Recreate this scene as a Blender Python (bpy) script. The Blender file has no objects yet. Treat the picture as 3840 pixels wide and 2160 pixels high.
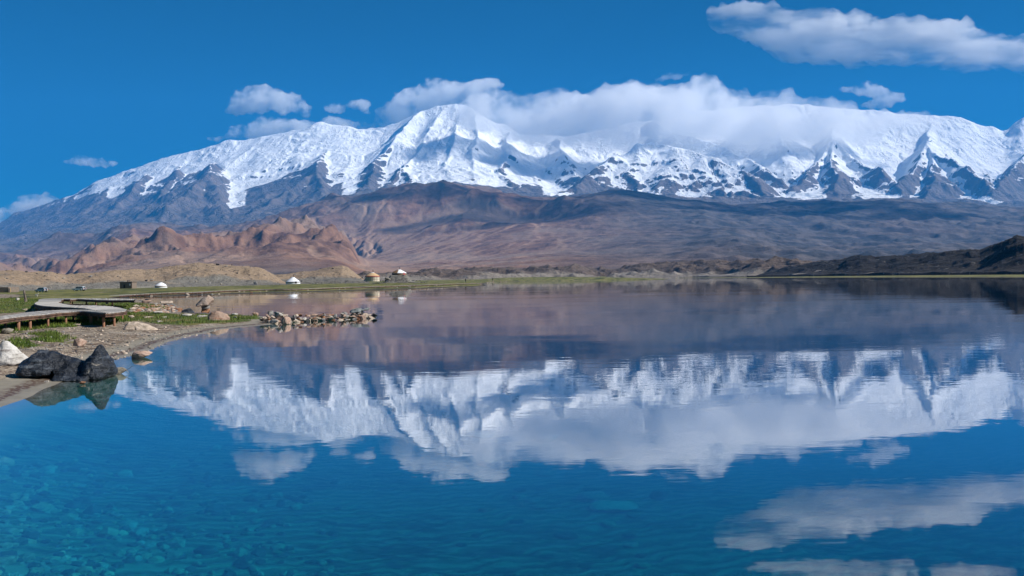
import bpy, bmesh, math, random
import numpy as np
from mathutils import Vector, Matrix, noise as mnoise

scene = bpy.context.scene
random.seed(7)
RNG = np.random.default_rng(11)

# ------------------------------------------------------------------ camera
FPX = 3013.0           # focal length in pixels of the 3840 px wide photograph
CAM_H = 2.7            # eye height above the lake (m)
HOR = 1047.0           # row of the horizon at the middle column
ROLL = math.atan(-0.014)
CR, SR = math.cos(ROLL), math.sin(ROLL)
cam_data = bpy.data.cameras.new("camera")
cam = bpy.data.objects.new("camera", cam_data)
scene.collection.objects.link(cam)
cam.matrix_world = Matrix(((CR, -SR, 0, 0), (0, 0, -1, 0), (SR, CR, 0, CAM_H), (0, 0, 0, 1)))
cam_data.sensor_fit = 'HORIZONTAL'
cam_data.sensor_width = 36.0
cam_data.lens = 36.0 * FPX / 3840.0
cam_data.shift_y = -(1080.0 - HOR) / 3840.0
cam_data.clip_start = 0.2
cam_data.clip_end = 300000.0
scene.camera = cam

# ------------------------------------------------------------------ sun, sky, exposure
SUN_AZ = math.radians(94)      # clockwise from the viewing direction (+Y): from the right
SUN_EL = math.radians(38)
TO_SUN = Vector((math.sin(SUN_AZ) * math.cos(SUN_EL), math.cos(SUN_AZ) * math.cos(SUN_EL), math.sin(SUN_EL)))
sun_data = bpy.data.lights.new("sun", 'SUN')
sun_data.energy = 5.0
sun_data.angle = math.radians(0.53)
sun_data.color = (1.0, 0.965, 0.91)
sun = bpy.data.objects.new("sun", sun_data)
sun.rotation_euler = (-TO_SUN).to_track_quat('-Z', 'Y').to_euler()
sun.location = (40, -40, 60)
scene.collection.objects.link(sun)

world = bpy.data.worlds.new("World")
scene.world = world
world.use_nodes = True
wn = world.node_tree.nodes
wl = world.node_tree.links
wn.clear()
w_sky = wn.new('ShaderNodeTexSky')
w_sky.sky_type = 'NISHITA'
w_sky.sun_disc = False
w_sky.sun_elevation = SUN_EL
w_sky.sun_rotation = SUN_AZ
w_sky.altitude = 3600
w_sky.air_density = 1.0
w_sky.dust_density = 0.0
w_sky.ozone_density = 6.0
w_hs = wn.new('ShaderNodeHueSaturation')
w_hs.inputs['Hue'].default_value = 0.487
w_hs.inputs['Saturation'].default_value = 1.85
w_hs.inputs['Value'].default_value = 0.72
w_bg = wn.new('ShaderNodeBackground')
w_bg.inputs['Strength'].default_value = 0.05
w_out = wn.new('ShaderNodeOutputWorld')
wl.new(w_sky.outputs[0], w_hs.inputs['Color'])
wl.new(w_hs.outputs[0], w_bg.inputs[0])
wl.new(w_bg.outputs[0], w_out.inputs[0])

scene.view_settings.view_transform = 'Standard'
scene.view_settings.look = 'None'
scene.view_settings.exposure = 0.62
scene.view_settings.gamma = 1.0
scene.view_settings.use_curve_mapping = False
scene.render.engine = 'CYCLES'
cy = scene.cycles
cy.max_bounces = 16
cy.diffuse_bounces = 2
cy.glossy_bounces = 3
cy.transmission_bounces = 4
cy.transparent_max_bounces = 16
cy.volume_bounces = 12
cy.volume_step_rate = 1.0
cy.volume_max_steps = 256
cy.caustics_reflective = False
cy.caustics_refractive = False
cy.sample_clamp_indirect = 4.0
cy.use_denoising = True
try:
    cy.denoiser = 'OPENIMAGEDENOISE'
except Exception:
    pass

# ------------------------------------------------------------------ geometry helpers
F2S = 3840.0 / 2576.0

def ray(x, y):
    """direction (X, 1, Z) of the photograph's pixel (3840 px wide)"""
    cx = (x - 1920.0) / FPX
    cyy = (HOR - y) / FPX
    return cx * CR - cyy * SR, cx * SR + cyy * CR

def on_level(x, y, z=0.0):
    """point of that pixel on the level z"""
    X, Z = ray(x, y)
    d = (z - CAM_H) / Z
    return Vector((X * d, d, z))

def at_depth(x, y, d):
    X, Z = ray(x, y)
    return Vector((X * d, d, CAM_H + Z * d))

def hor_at(x):
    return HOR + (x - 1920.0) * math.tan(ROLL)

def link(o, parent=None):
    scene.collection.objects.link(o)
    if parent is not None:
        o.parent = parent
    return o

def tag(o, label=None, cat=None, group=None, kind=None):
    if label: o["label"] = label
    if cat: o["category"] = cat
    if group: o["group"] = group
    if kind: o["kind"] = kind
    return o

def mesh_obj(name, verts, faces, mat=None, parent=None, smooth=False):
    me = bpy.data.meshes.new(name)
    me.from_pydata([tuple(v) for v in verts], [], faces)
    me.update()
    if mat is not None:
        for m in (mat if isinstance(mat, (list, tuple)) else [mat]):
            me.materials.append(m)
    if smooth:
        me.polygons.foreach_set("use_smooth", [True] * len(me.polygons))
    return link(bpy.data.objects.new(name, me), parent)

def bm_obj(name, bm, mat=None, parent=None, smooth=False):
    me = bpy.data.meshes.new(name)
    bm.to_mesh(me)
    bm.free()
    if mat is not None:
        for m in (mat if isinstance(mat, (list, tuple)) else [mat]):
            me.materials.append(m)
    if smooth:
        me.polygons.foreach_set("use_smooth", [True] * len(me.polygons))
    return link(bpy.data.objects.new(name, me), parent)

def grid_obj(name, X, Y, Z, mat, smooth=True, attrs=None, keep=None):
    """X, Y, Z: (rows, cols) arrays"""
    r, c = X.shape
    co = np.stack([X, Y, Z], -1).reshape(-1, 3).astype(np.float32)
    i = np.arange(r * c).reshape(r, c)
    q = np.stack([i[:-1, :-1], i[:-1, 1:], i[1:, 1:], i[1:, :-1]], -1).reshape(-1, 4)
    if keep is not None:
        k = (keep[:-1, :-1] | keep[:-1, 1:] | keep[1:, 1:] | keep[1:, :-1]).reshape(-1)
        q = q[k]
        used = np.zeros(r * c, bool)
        used[q.reshape(-1)] = True
        remap = np.cumsum(used) - 1
        q = remap[q]
        co = co[used]
    else:
        used = None
    me = bpy.data.meshes.new(name)
    me.vertices.add(len(co))
    me.vertices.foreach_set("co", co.reshape(-1))
    me.loops.add(q.size)
    me.loops.foreach_set("vertex_index", q.reshape(-1).astype(np.int32))
    me.polygons.add(len(q))
    me.polygons.foreach_set("loop_start", np.arange(0, q.size, 4, dtype=np.int32))
    me.polygons.foreach_set("loop_total", np.full(len(q), 4, np.int32))
    me.polygons.foreach_set("use_smooth", np.full(len(q), smooth))
    me.update(calc_edges=True)
    me.validate()
    for an, arr in (attrs or {}).items():
        a = me.attributes.new(an, 'FLOAT', 'POINT')
        v = arr.reshape(-1).astype(np.float32)
        a.data.foreach_set("value", v[used] if used is not None else v)
    me.materials.append(mat)
    return link(bpy.data.objects.new(name, me))

# ------------------------------------------------------------------ noise (numpy)
_P = RNG.permutation(4096).astype(np.int64)
_G = RNG.random(4096) * 2 * math.pi
_GX, _GY = np.cos(_G), np.sin(_G)

def perlin(x, y):
    xi = np.floor(x).astype(np.int64); yi = np.floor(y).astype(np.int64)
    xf = x - xi; yf = y - yi
    u = xf * xf * xf * (xf * (xf * 6 - 15) + 10)
    v = yf * yf * yf * (yf * (yf * 6 - 15) + 10)
    def g(ix, iy, fx, fy):
        h = _P[(_P[ix & 4095] + iy) & 4095]
        return _GX[h] * fx + _GY[h] * fy
    a = g(xi, yi, xf, yf); b = g(xi + 1, yi, xf - 1, yf)
    c = g(xi, yi + 1, xf, yf - 1); d = g(xi + 1, yi + 1, xf - 1, yf - 1)
    return ((a + (b - a) * u) + ((c + (d - c) * u) - (a + (b - a) * u)) * v) * 1.5

def fbm(x, y, o=5, gain=0.5, lac=2.03):
    s = 0; a = 1.0; n = 0
    for k in range(o):
        s = s + a * perlin(x + 17.3 * k, y - 9.1 * k); n += a
        a *= gain; x = x * lac; y = y * lac
    return s / n

def ridged(x, y, o=5, gain=0.5, lac=2.07):
    s = 0; a = 1.0; n = 0; w = 1.0
    for k in range(o):
        r = 1 - np.abs(perlin(x + 31.7 * k, y + 5.9 * k)) * 1.4
        r = np.clip(r, 0, 1) ** 2 * w
        w = np.clip(r * 1.6, 0, 1)
        s = s + a * r; n += a
        a *= gain; x = x * lac; y = y * lac
    return s / n

def sstep(a, b, x):
    t = np.clip((x - a) / (b - a), 0, 1)
    return t * t * (3 - 2 * t)

def blur(a, n, axis, it=2):
    for _ in range(it):
        p = [(0, 0)] * a.ndim
        p[axis] = (n, n)
        b = np.pad(a, p, mode='edge')
        cs = np.cumsum(b, axis=axis)
        z = np.zeros_like(np.take(cs, [0], axis))
        cs = np.concatenate([z, cs], axis)
        k = 2 * n + 1
        L = a.shape[axis]
        a = (np.take(cs, range(k, k + L), axis) - np.take(cs, range(0, L), axis)) / k
    return a

# ------------------------------------------------------------------ material helpers
class NT:
    def __init__(self, name):
        self.m = bpy.data.materials.new(name)
        self.m.use_nodes = True
        self.t = self.m.node_tree
        self.n = self.t.nodes
        self.n.clear()
        self.out = self.n.new('ShaderNodeOutputMaterial')
    def new(self, typ, ins=None, **kw):
        nd = self.n.new('ShaderNode' + typ)
        for k, v in kw.items():
            setattr(nd, k, v)
        for k, v in (ins or {}).items():
            self.put(nd.inputs[k], v)
        return nd
    def put(self, sock, v):
        if isinstance(v, bpy.types.NodeSocket):
            self.t.links.new(v, sock)
        elif isinstance(v, bpy.types.Node):
            self.t.links.new(v.outputs[0], sock)
        else:
            sock.default_value = v
    def noise(self, vec, scale, detail=4.0, rough=0.55, dist=0.0):
        return self.new('TexNoise', {'Vector': vec, 'Scale': scale, 'Detail': detail, 'Roughness': rough, 'Distortion': dist}).outputs[0]
    def math(self, op, a, b=None, c=None, clamp=False):
        nd = self.new('Math', operation=op, use_clamp=clamp)
        self.put(nd.inputs[0], a)
        if b is not None: self.put(nd.inputs[1], b)
        if c is not None: self.put(nd.inputs[2], c)
        return nd.outputs[0]
    def ss(self, x, a, b, lo=0.0, hi=1.0):
        nd = self.new('MapRange', interpolation_type='SMOOTHSTEP')
        for i, v in enumerate((x, a, b, lo, hi)):
            self.put(nd.inputs[i], v)
        return nd.outputs[0]
    def mix(self, f, a, b, blend='MIX'):
        nd = self.new('Mix', data_type='RGBA', blend_type=blend)
        self.put(nd.inputs[0], f)
        self.put(nd.inputs[6], self.col(a)); self.put(nd.inputs[7], self.col(b))
        return nd.outputs[2]
    def col(self, c):
        if isinstance(c, (tuple, list)) and len(c) == 3:
            return (c[0], c[1], c[2], 1.0)
        return c
    def mapping(self, vec, scale=(1, 1, 1), rot=(0, 0, 0), loc=(0, 0, 0)):
        return self.new('Mapping', {'Vector': vec, 'Scale': scale, 'Rotation': rot, 'Location': loc}).outputs[0]
    def bump(self, h, strength=0.5, dist=1.0, normal=None):
        nd = self.new('Bump', {'Height': h, 'Strength': strength, 'Distance': dist})
        if normal is not None: self.put(nd.inputs['Normal'], normal)
        return nd.outputs[0]
    def attr(self, name):
        return self.new('Attribute', attribute_name=name).outputs['Fac']
    def surf(self, base, rough=0.9, normal=None, spec=0.3, **kw):
        b = self.new('BsdfPrincipled')
        self.put(b.inputs['Base Color'], self.col(base))
        self.put(b.inputs['Roughness'], rough)
        b.inputs['Specular IOR Level'].default_value = spec
        if normal is not None: self.put(b.inputs['Normal'], normal)
        for k, v in kw.items():
            self.put(b.inputs[k], v)
        self.t.links.new(b.outputs[0], self.out.inputs[0])
        return self.m
# ================================================================== MOUNTAINS
def crest(pts, uu, sm=0):
    """pts: (x, y) in the 2576 px wide view of the photograph -> tan elevation, sampled at tan azimuth uu"""
    a = np.array([ray(x * F2S, y * F2S) for x, y in pts])
    v = np.interp(uu, a[:, 0], a[:, 1])
    if sm:
        v = blur(v, sm, 0)
    return v

UQ = np.linspace(-0.95, 0.95, 1500)
K0 = crest([(-400, 700), (0, 708), (900, 700), (1288, 694), (1800, 690), (2576, 683), (3000, 680)], UQ)
K1 = crest([(-400, 690), (0, 684), (100, 682), (150, 670), (200, 655), (240, 640), (290, 622), (330, 608), (400, 594), (450, 602), (500, 598), (560, 590),
            (620, 588), (660, 578), (700, 562), (760, 573), (800, 580), (850, 590), (885, 602), (898, 640), (910, 664), (1000, 660), (1200, 650), (1300, 640),
            (1500, 628), (1700, 616), (1850, 603), (2000, 616), (2100, 626), (2300, 618), (2576, 610), (3000, 600)], UQ, 4)
V1 = crest([(-400, 690), (0, 672), (150, 668), (300, 632), (450, 622), (600, 618), (700, 600), (800, 612), (900, 632), (1000, 618), (1200, 600), (1300, 590),
            (1500, 578), (1700, 568), (1850, 565), (2000, 572), (2200, 570), (2576, 565), (3000, 560)], UQ, 10)
K2 = crest([(-400, 650), (0, 634), (150, 602), (250, 588), (300, 572), (350, 560), (400, 569), (480, 580), (560, 571), (600, 560), (690, 545), (760, 520),
            (860, 498), (960, 475), (1070, 460), (1140, 452), (1200, 462), (1280, 475), (1400, 480), (1480, 474), (1580, 478), (1700, 497), (1850, 512), (1950, 508),
            (2100, 503), (2200, 500), (2320, 505), (2450, 515), (2576, 518), (3000, 520)], UQ, 5)
V2 = crest([(-400, 660), (0, 640), (250, 605), (350, 585), (480, 600), (600, 590), (760, 560), (900, 535), (1140, 515), (1300, 525), (1500, 525), (1900, 535),
            (2200, 530), (2576, 540), (3000, 540)], UQ, 10)
K3 = crest([(-400, 640), (0, 610), (150, 592), (250, 580), (365, 566), (480, 580), (600, 550), (760, 530), (860, 508), (1000, 490), (1140, 482), (1300, 490),
            (1420, 494), (1600, 497), (1750, 500), (1900, 505), (2050, 503), (2200, 498), (2400, 510), (2576, 514), (3000, 515)], UQ, 10)
K4 = crest([(-600, 700), (-300, 640), (-100, 590), (0, 558), (60, 528), (110, 512), (150, 500), (190, 487), (240, 457), (310, 437), (400, 399), (480, 378), (560, 353),
            (620, 346), (700, 328), (780, 312), (850, 308), (920, 316), (960, 313), (1000, 300), (1050, 275), (1090, 263), (1150, 264), (1190, 268), (1240, 300),
            (1300, 330), (1400, 345), (1500, 322), (1650, 300), (1800, 275), (1950, 262), (2080, 260), (2150, 266), (2250, 280), (2330, 287), (2390, 289), (2420, 292), (2480, 318), (2530, 326),
            (2552, 305), (2576, 296), (2650, 300), (2800, 350), (3000, 420)], UQ, 2)

def profile(X, Y, dk, tk, pw):
    u = X / Y
    Zs = [np.interp(u, UQ, t) * d for t, d in zip(tk, dk)]
    Z = Zs[0].copy()
    for a in range(len(dk) - 1):
        t = (Y - dk[a]) / (dk[a + 1] - dk[a])
        tt = np.clip(t, 0, 1)
        zz = Zs[a] + (Zs[a + 1] - Zs[a]) * (pw[a](tt) if pw[a] else tt)
        Z = np.where(t >= 0, zz, Z)
    return Z

def erode(H, n, steps, rng, mask, ka=0.3, capk=1.5, batches=4):
    """water-worn gullies: rain drops that carry material downhill"""
    R, C = H.shape
    H = H.copy()
    per = n // batches
    flow = np.zeros_like(H)
    for b in range(batches):
        x = rng.random(per) * (C - 4) + 1; y = rng.random(per) * (R - 4) + 1
        vx = np.zeros(per); vy = np.zeros(per); sed = np.zeros(per)
        for s in range(steps):
            xi = x.astype(np.int64); yi = y.astype(np.int64); fx = x - xi; fy = y - yi
            a = H[yi, xi]; bb = H[yi, xi + 1]; c = H[yi + 1, xi]; d = H[yi + 1, xi + 1]
            gx = (bb - a) * (1 - fy) + (d - c) * fy
            gy = (c - a) * (1 - fx) + (d - bb) * fx
            vx = vx * 0.2 - gx * 0.8; vy = vy * 0.2 - gy * 0.8
            l = np.sqrt(vx * vx + vy * vy) + 1e-9
            nx = np.clip(x + vx / l, 1, C - 3.01); ny = np.clip(y + vy / l, 1, R - 3.01)
            xj = nx.astype(np.int64); yj = ny.astype(np.int64); gx2 = nx - xj; gy2 = ny - yj
            h0 = a * (1 - fx) * (1 - fy) + bb * fx * (1 - fy) + c * (1 - fx) * fy + d * fx * fy
            h1 = H[yj, xj] * (1 - gx2) * (1 - gy2) + H[yj, xj + 1] * gx2 * (1 - gy2) + H[yj + 1, xj] * (1 - gx2) * gy2 + H[yj + 1, xj + 1] * gx2 * gy2
            dh = h1 - h0
            cap = np.maximum(-dh, 0.0) * capk
            dep = np.where(dh > 0, np.minimum(dh, sed), np.maximum((sed - cap) * 0.1, 0))
            er = np.where(dh > 0, 0, np.minimum(np.maximum(cap - sed, 0) * ka, -dh)) * mask[yi, xi]
            q = dep - er
            sed = sed - q
            np.add.at(H, (yi, xi), q * (1 - fx) * (1 - fy)); np.add.at(H, (yi, xi + 1), q * fx * (1 - fy))
            np.add.at(H, (yi + 1, xi), q * (1 - fx) * fy); np.add.at(H, (yi + 1, xi + 1), q * fx * fy)
            flow[yi, xi] += 1
            x, y = nx, ny
    return H, flow

# ---- the snow massif, on a square grid
CELL = 25.0
gxs = np.arange(-16500, 16501, CELL); gys = np.arange(12700, 23200, CELL)
XX, YY = np.meshgrid(gxs, gys)
wob = fbm(XX / 5200, YY / 5200, 3)
DW = YY + wob * 500
_c = .22 + .20 * sstep(-.22, -.12, XX / YY) + .58 * sstep(-.02, .14, XX / YY)
PK = lambda t: (1 - _c) * (.40 * t + .60 * t ** 1.9) + _c * (0.22 * t + 0.78 * t ** 2.7)
Z = profile(XX, YY, [12700.0, 13900.0, 21000.0, 26500.0], [K3 * 0.93, K3, K4, K4 * 0.5], [None, PK, None])
Z = blur(Z, 3, 0, 2)
SPURS = [
    ([(540, 410, 18900), (530, 440, 17600), (548, 500, 16000), (575, 568, 14300)], .62, .70),
    ([(530, 440, 17600), (470, 480, 16400), (385, 555, 14600)], .66, .66),
    ([(822, 372, 19400), (803, 400, 18300), (790, 426, 17200), (815, 478, 15600), (838, 508, 14600)], .64, .85),
    ([(790, 426, 17200), (720, 478, 16000), (630, 535, 14600)], .66, .66),
    ([(1065, 272, 20900), (1000, 335, 19500), (960, 395, 18200), (935, 440, 16800), (905, 490, 15000)], .85, .70),
    ([(1110, 270, 20800), (1075, 345, 19400), (1030, 395, 18200), (1010, 430, 17200), (1045, 470, 15600)], .75, .85),
    ([(1010, 430, 17200), (965, 465, 16000), (930, 487, 15000)], .9, .9),
    ([(1160, 290, 20500), (1135, 370, 18600), (1105, 430, 17200), (1110, 465, 15800)], .8, .85),
    ([(1200, 290, 20500), (1195, 400, 18000), (1180, 455, 16600)], .85, .85),
    ([(1280, 330, 20500), (1275, 390, 18600), (1258, 436, 17300), (1300, 470, 15900), (1335, 492, 14900)], .8, .85),
    ([(1400, 345, 20500), (1420, 390, 18800), (1450, 440, 17200)], .75, .8),
    ([(1640, 358, 18200), (1560, 388, 17600), (1490, 426, 16800), (1430, 482, 15400)], .70, .70),
    ([(1640, 358, 18200), (1700, 370, 17800), (1770, 390, 17300), (1850, 418, 16600), (1890, 445, 16000), (1950, 500, 14800)], .62, .70),
    ([(1640, 300, 20800), (1700, 335, 19600), (1800, 360, 18800), (1880, 395, 18000), (1950, 450, 16600)], .8, .8),
    ([(1950, 265, 20800), (1960, 330, 19400), (1985, 390, 18200)], .8, .8),
    ([(2110, 290, 20800), (2092, 348, 19000), (2095, 395, 17600), (2100, 440, 16300), (2112, 498, 14900)], .92, .95),
    ([(2092, 348, 19000), (2050, 410, 17600), (1995, 475, 15900)], .9, .95),
    ([(2092, 348, 19000), (2150, 390, 18000), (2230, 440, 16600)], .9, .85),
    ([(2345, 310, 20700), (2330, 362, 18800), (2300, 420, 17400), (2258, 465, 16100)], .95, .95),
    ([(2330, 362, 18800), (2370, 395, 17900), (2440, 420, 17000), (2490, 470, 15700)], .85, .85),
    ([(2350, 390, 18200), (2345, 430, 16800), (2330, 500, 15000)], .85, .85),
    ([(2680, 330, 19000), (2590, 380, 18000), (2545, 430, 16700), (2505, 480, 15500)], .9, .9),
    ([(370, 440, 19700), (330, 478, 18600), (280, 540, 16800)], .75, .75),
    ([(450, 425, 19400), (430, 458, 18500), (385, 510, 16800)], .75, .75),
    ([(280, 475, 19900), (230, 520, 18600), (130, 580, 16600), (90, 610, 15200)], .75, .75),
    ([(190, 490, 20800), (110, 560, 18600), (20, 610, 16000)], .75, .75),
    ([(-40, 575, 20800), (-140, 620, 18000)], .75, .75),
]
wx = fbm(XX / 1300 + 3, YY / 1300, 5) * 190
wy = fbm(XX / 1300 - 8, YY / 1300 + 4, 5) * 190
PX, PY = XX + wx, YY + wy
spur = np.full_like(Z, -1e5)
for pts, sl, sr in SPURS:
    P = [np.array(at_depth(x * F2S, y * F2S, d)) for x, y, d in pts]
    for A, B in zip(P[:-1], P[1:]):
        ab = B[:2] - A[:2]
        L2 = ab @ ab
        ra, rb = np.searchsorted(gys, [min(A[1], B[1]) - 2300, max(A[1], B[1]) + 2300])
        ca, cb = np.searchsorted(gxs, [min(A[0], B[0]) - 2300, max(A[0], B[0]) + 2300])
        s = (slice(ra, rb), slice(ca, cb))
        x = PX[s] - A[0]; y = PY[s] - A[1]
        t = np.clip((x * ab[0] + y * ab[1]) / L2, 0, 1)
        dx = x - t * ab[0]; dy = y - t * ab[1]
        dist = np.sqrt(dx * dx + dy * dy)
        zr = A[2] + (B[2] - A[2]) * t
        z = zr - np.where(dx < 0, sl, sr) * dist * (1.0 - 0.10 * sstep(0, 1500, dist))
        spur[s] = np.maximum(spur[s], z)
k = 90.0
h = np.clip(0.5 + 0.5 * (spur - Z) / k, 0, 1)
Z = Z * (1 - h) + spur * h + k * h * (1 - h)
rk = h
front = sstep(12700, 14200, YY)
hi = sstep(1500, 2600, Z)
Z = Z + front * ((ridged(XX / 2400 + wob, YY / 2400, 5) - 0.42) * 150 + (0.4 + 0.6 * rk) * (ridged(PX / 620, PY / 620, 5) - 0.4) * (140 - 72 * hi) + fbm(XX / 180, YY / 180, 4) * (26 - 12 * hi))
# ice falls: broken steps on the open glacier slopes between the buttresses
Z = Z + front * (1 - rk) * hi * (ridged(XX / 520, YY / 260, 3) - .4) * 60 * sstep(-.12, .2, fbm(XX / 1500, YY / 1500, 3))
Z0 = Z
Z, flow = erode(Z, 100000, 60, RNG, np.clip(0.25 + 0.75 * front * (1 - .65 * hi), 0, 1), 0.28, 1.4)
dZ = np.clip(Z - Z0, -110, 50)
Z = Z0 + 0.75 * dZ + 0.25 * blur(blur(dZ, 1, 0, 1), 1, 1, 1)
gy_, gx_ = np.gradient(Z, CELL)
slope = np.sqrt(gx_ ** 2 + gy_ ** 2)
conc = blur(blur(Z, 8, 0), 8, 1) - Z            # > 0 in hollows
ul = XX / YY
line = 1930 + 210 * sstep(-.62, -.5, ul) * (1 - sstep(-.17, -.12, ul)) + 140 * (1 - sstep(-.60, -.44, ul)) - 270 * sstep(0.02, .28, ul) - 120 * np.exp(-((ul + .09) / .09) ** 2)
alt = Z - line + fbm(XX / 900, YY / 900, 4) * 170 + np.clip(conc, -60, 90) * 4.2
alt = alt - np.clip(slope - 0.80, 0, 1.0) * 900 - rk * sstep(.5, .8, slope) * (240 + 260 * (1 - sstep(-.2, -.1, ul)))
snow = sstep(-160, 200, alt)
for gx0, gx1, dn in ((868, 905, 15000), (1372, 1435, 15000), (1590, 1660, 15300), (1700, 1842, 14600), (1945, 2075, 14300), (2150, 2262, 14300), (2440, 2520, 14800), (575, 612, 16000)):
    ua = ray(gx0 * F2S, 480 * F2S)[0]; ub = ray(gx1 * F2S, 480 * F2S)[0]
    m = sstep(ua - .012, ua + .006, ul + wx / 40000) * (1 - sstep(ub - .006, ub + .012, ul + wx / 40000)) * sstep(dn - 250, dn + 150, YY + wy) * sstep(-60, 0, conc)
    snow = np.maximum(snow, m * (1 - rk * sstep(.7, .95, slope)))

def mountain_material():
    t = NT("mountain")
    pos = t.new('NewGeometry').outputs['Position']
    sn = t.attr("snow")
    n1 = t.noise(pos, 0.0042, 8, 0.62)
    n2 = t.noise(pos, 0.02, 6, 0.65)
    st = t.noise(t.mapping(pos, (0.004, 0.004, 0.0012)), 1.0, 6, 0.6)
    rock = t.mix(t.ss(n1, .35, .65), (0.050, 0.048, 0.050), (0.135, 0.115, 0.105))
    rock = t.mix(t.ss(st, .4, .62), rock, (0.16, 0.13, 0.115))
    snc = t.mix(t.ss(n2, .35, .7), (0.80, 0.82, 0.85), (0.90, 0.905, 0.91))
    edge = t.math('ADD', sn, t.math('MULTIPLY', t.math('SUBTRACT', n2, 0.5), 0.55))
    edge = t.math('ADD', edge, t.math('MULTIPLY', t.math('SUBTRACT', n1, 0.5), 0.45))
    fac = t.ss(edge, .42, .58)
    colr = t.mix(fac, rock, snc)
    vor = t.new('TexVoronoi', {'Vector': t.mapping(pos, (0.011, 0.011, 0.019)), 'Scale': 1.0, 'Randomness': 1.0}, feature='DISTANCE_TO_EDGE').outputs[0]
    cre = t.math('MULTIPLY', t.ss(vor, 0.0, 0.16), t.ss(n1, .42, .62))
    hgt = t.math('ADD', t.math('MULTIPLY', n2, 17.0), t.math('MULTIPLY', cre, 22.0))
    t.surf(colr, 0.85, t.bump(hgt, 0.7, 1.0), 0.2)
    return t.m

Z[0, :] = 10.0
MT = grid_obj("mountain_range", XX, YY, Z, mountain_material(), True, {"snow": snow}, keep=np.abs(ul) < 0.76)
tag(MT, kind="structure")

# ---- brown foothills and the long moraine slopes between the lake and the massif
cell = 16.0
fx_ = np.arange(-9600, 9601, cell); fy_ = np.arange(2300, 12700, cell)
X2, Y2 = np.meshgrid(fx_, fy_)
u2 = X2 / Y2
wob2 = fbm(X2 / 2600, Y2 / 2600, 3)
Y2w = np.clip(Y2 + wob2 * 420, 2000, 13000)
Zf = profile(Y2w * u2, Y2w, [2300.0, 6000.0, 7600.0, 10300.0, 12700.0], [K0, K1, V1, K2, V2], [lambda t: t ** 1.1, None, None, None])
Zf = blur(Zf, 9, 0, 2)
lf2 = 1 - sstep(-0.205, -0.165, u2)
md2 = sstep(-0.22, -0.1, u2) * (1 - sstep(0.05, 0.18, u2))
rt2 = sstep(0.14, 0.30, u2)
w2x = fbm(X2 / 700 + 3, Y2 / 700, 4) * 150; w2y = fbm(X2 / 700 - 5, Y2 / 700 + 2, 4) * 150
body = sstep(2700, 3900, Y2) * (1 - sstep(11800, 12600, Y2))
a1 = sstep(3300, 4600, Y2) * (1 - sstep(7400, 8600, Y2))
a2 = sstep(7800, 8900, Y2) * (1 - sstep(11400, 12600, Y2))
Zf = Zf + lf2 * a1 * (ridged((X2 + w2x) / 1050, (Y2 + w2y) / 1500, 4) - .42) * 190
Zf = Zf + np.maximum(lf2, md2) * a2 * (ridged((X2 + w2x) / 1500 + 7, (Y2 + w2y) / 1900, 4) - .42) * 210
Zf = Zf + rt2 * body * (ridged((X2 + w2x) / 800, (Y2 + 2 * w2y) / 560 + 3, 4) - .4) * 62
Zf = Zf + lf2 * a1 * (ridged((X2 + w2x) / 330, (Y2 + w2y) / 420 + 9, 4) - .42) * 85
Zf = Zf + body * (fbm(X2 / 500, Y2 / 900, 4) * 16 + fbm(X2 / 90, Y2 / 90, 3) * 2.5)
Zf0 = Zf
Zf, fl2 = erode(Zf, 110000, 64, RNG, np.clip(.12 + .88 * np.maximum(lf2, md2 * a2) * body + .25 * body, 0, 1), 0.42, 1.6)
dF = np.clip(Zf - Zf0, -75, 30)
dF = .6 * dF + .4 * blur(blur(dF, 1, 0, 1), 1, 1, 1)
Zf = Zf0 + dF
# the steep front hills on the left are cut into finer gullies
sx = slice(0, int(np.searchsorted(fx_, -300))); sy = slice(int(np.searchsorted(fy_, 3200)), int(np.searchsorted(fy_, 9200)))
sub, fl3 = erode(Zf[sy, sx], 110000, 44, RNG, lf2[sy, sx] * body[sy, sx], 0.4, 1.8)
fade = (np.clip(np.arange(sub.shape[1])[::-1] / 60.0, 0, 1)[None, :] * np.clip(np.arange(sub.shape[0])[:, None] / 30.0, 0, 1) * np.clip(np.arange(sub.shape[0])[::-1, None] / 30.0, 0, 1))
dS = np.clip(sub - Zf[sy, sx], -38, 12) * fade
Zf[sy, sx] = Zf[sy, sx] + .7 * dS + .3 * blur(blur(dS, 1, 0, 1), 1, 1, 1)
fl2[sy, sx] += fl3
flw = np.clip(np.log1p(blur(blur(fl2, 1, 0, 1), 1, 1, 1)) / 4.0, 0, 1)

def sample(A, x, y):
    fx = np.clip((x - fx_[0]) / cell, 0, len(fx_) - 1.01); fy = np.clip((y - fy_[0]) / cell, 0, len(fy_) - 1.01)
    i = fx.astype(np.int64); j = fy.astype(np.int64); a = fx - i; b = fy - j
    return A[j, i] * (1 - a) * (1 - b) + A[j, i + 1] * a * (1 - b) + A[j + 1, i] * (1 - a) * b + A[j + 1, i + 1] * a * b

UF = np.linspace(-0.74, 0.74, 1050)
DF = np.concatenate([np.linspace(2310, 4500, 90, endpoint=False), np.linspace(4500, 11000, 260, endpoint=False), np.linspace(11000, 12600, 24)])
XF = UF[None, :] * DF[:, None]; YF = np.repeat(DF[:, None], len(UF), 1)
ZF = sample(Zf, XF, YF) + sstep(2600, 3600, YF) * (fbm(XF / 45, YF / 45, 3) * 2.2 + (ridged(XF / 190, YF / 260, 4) - .4) * (7 + 13 * (1 - sstep(-.2, -.16, UF))[None, :]))

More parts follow.
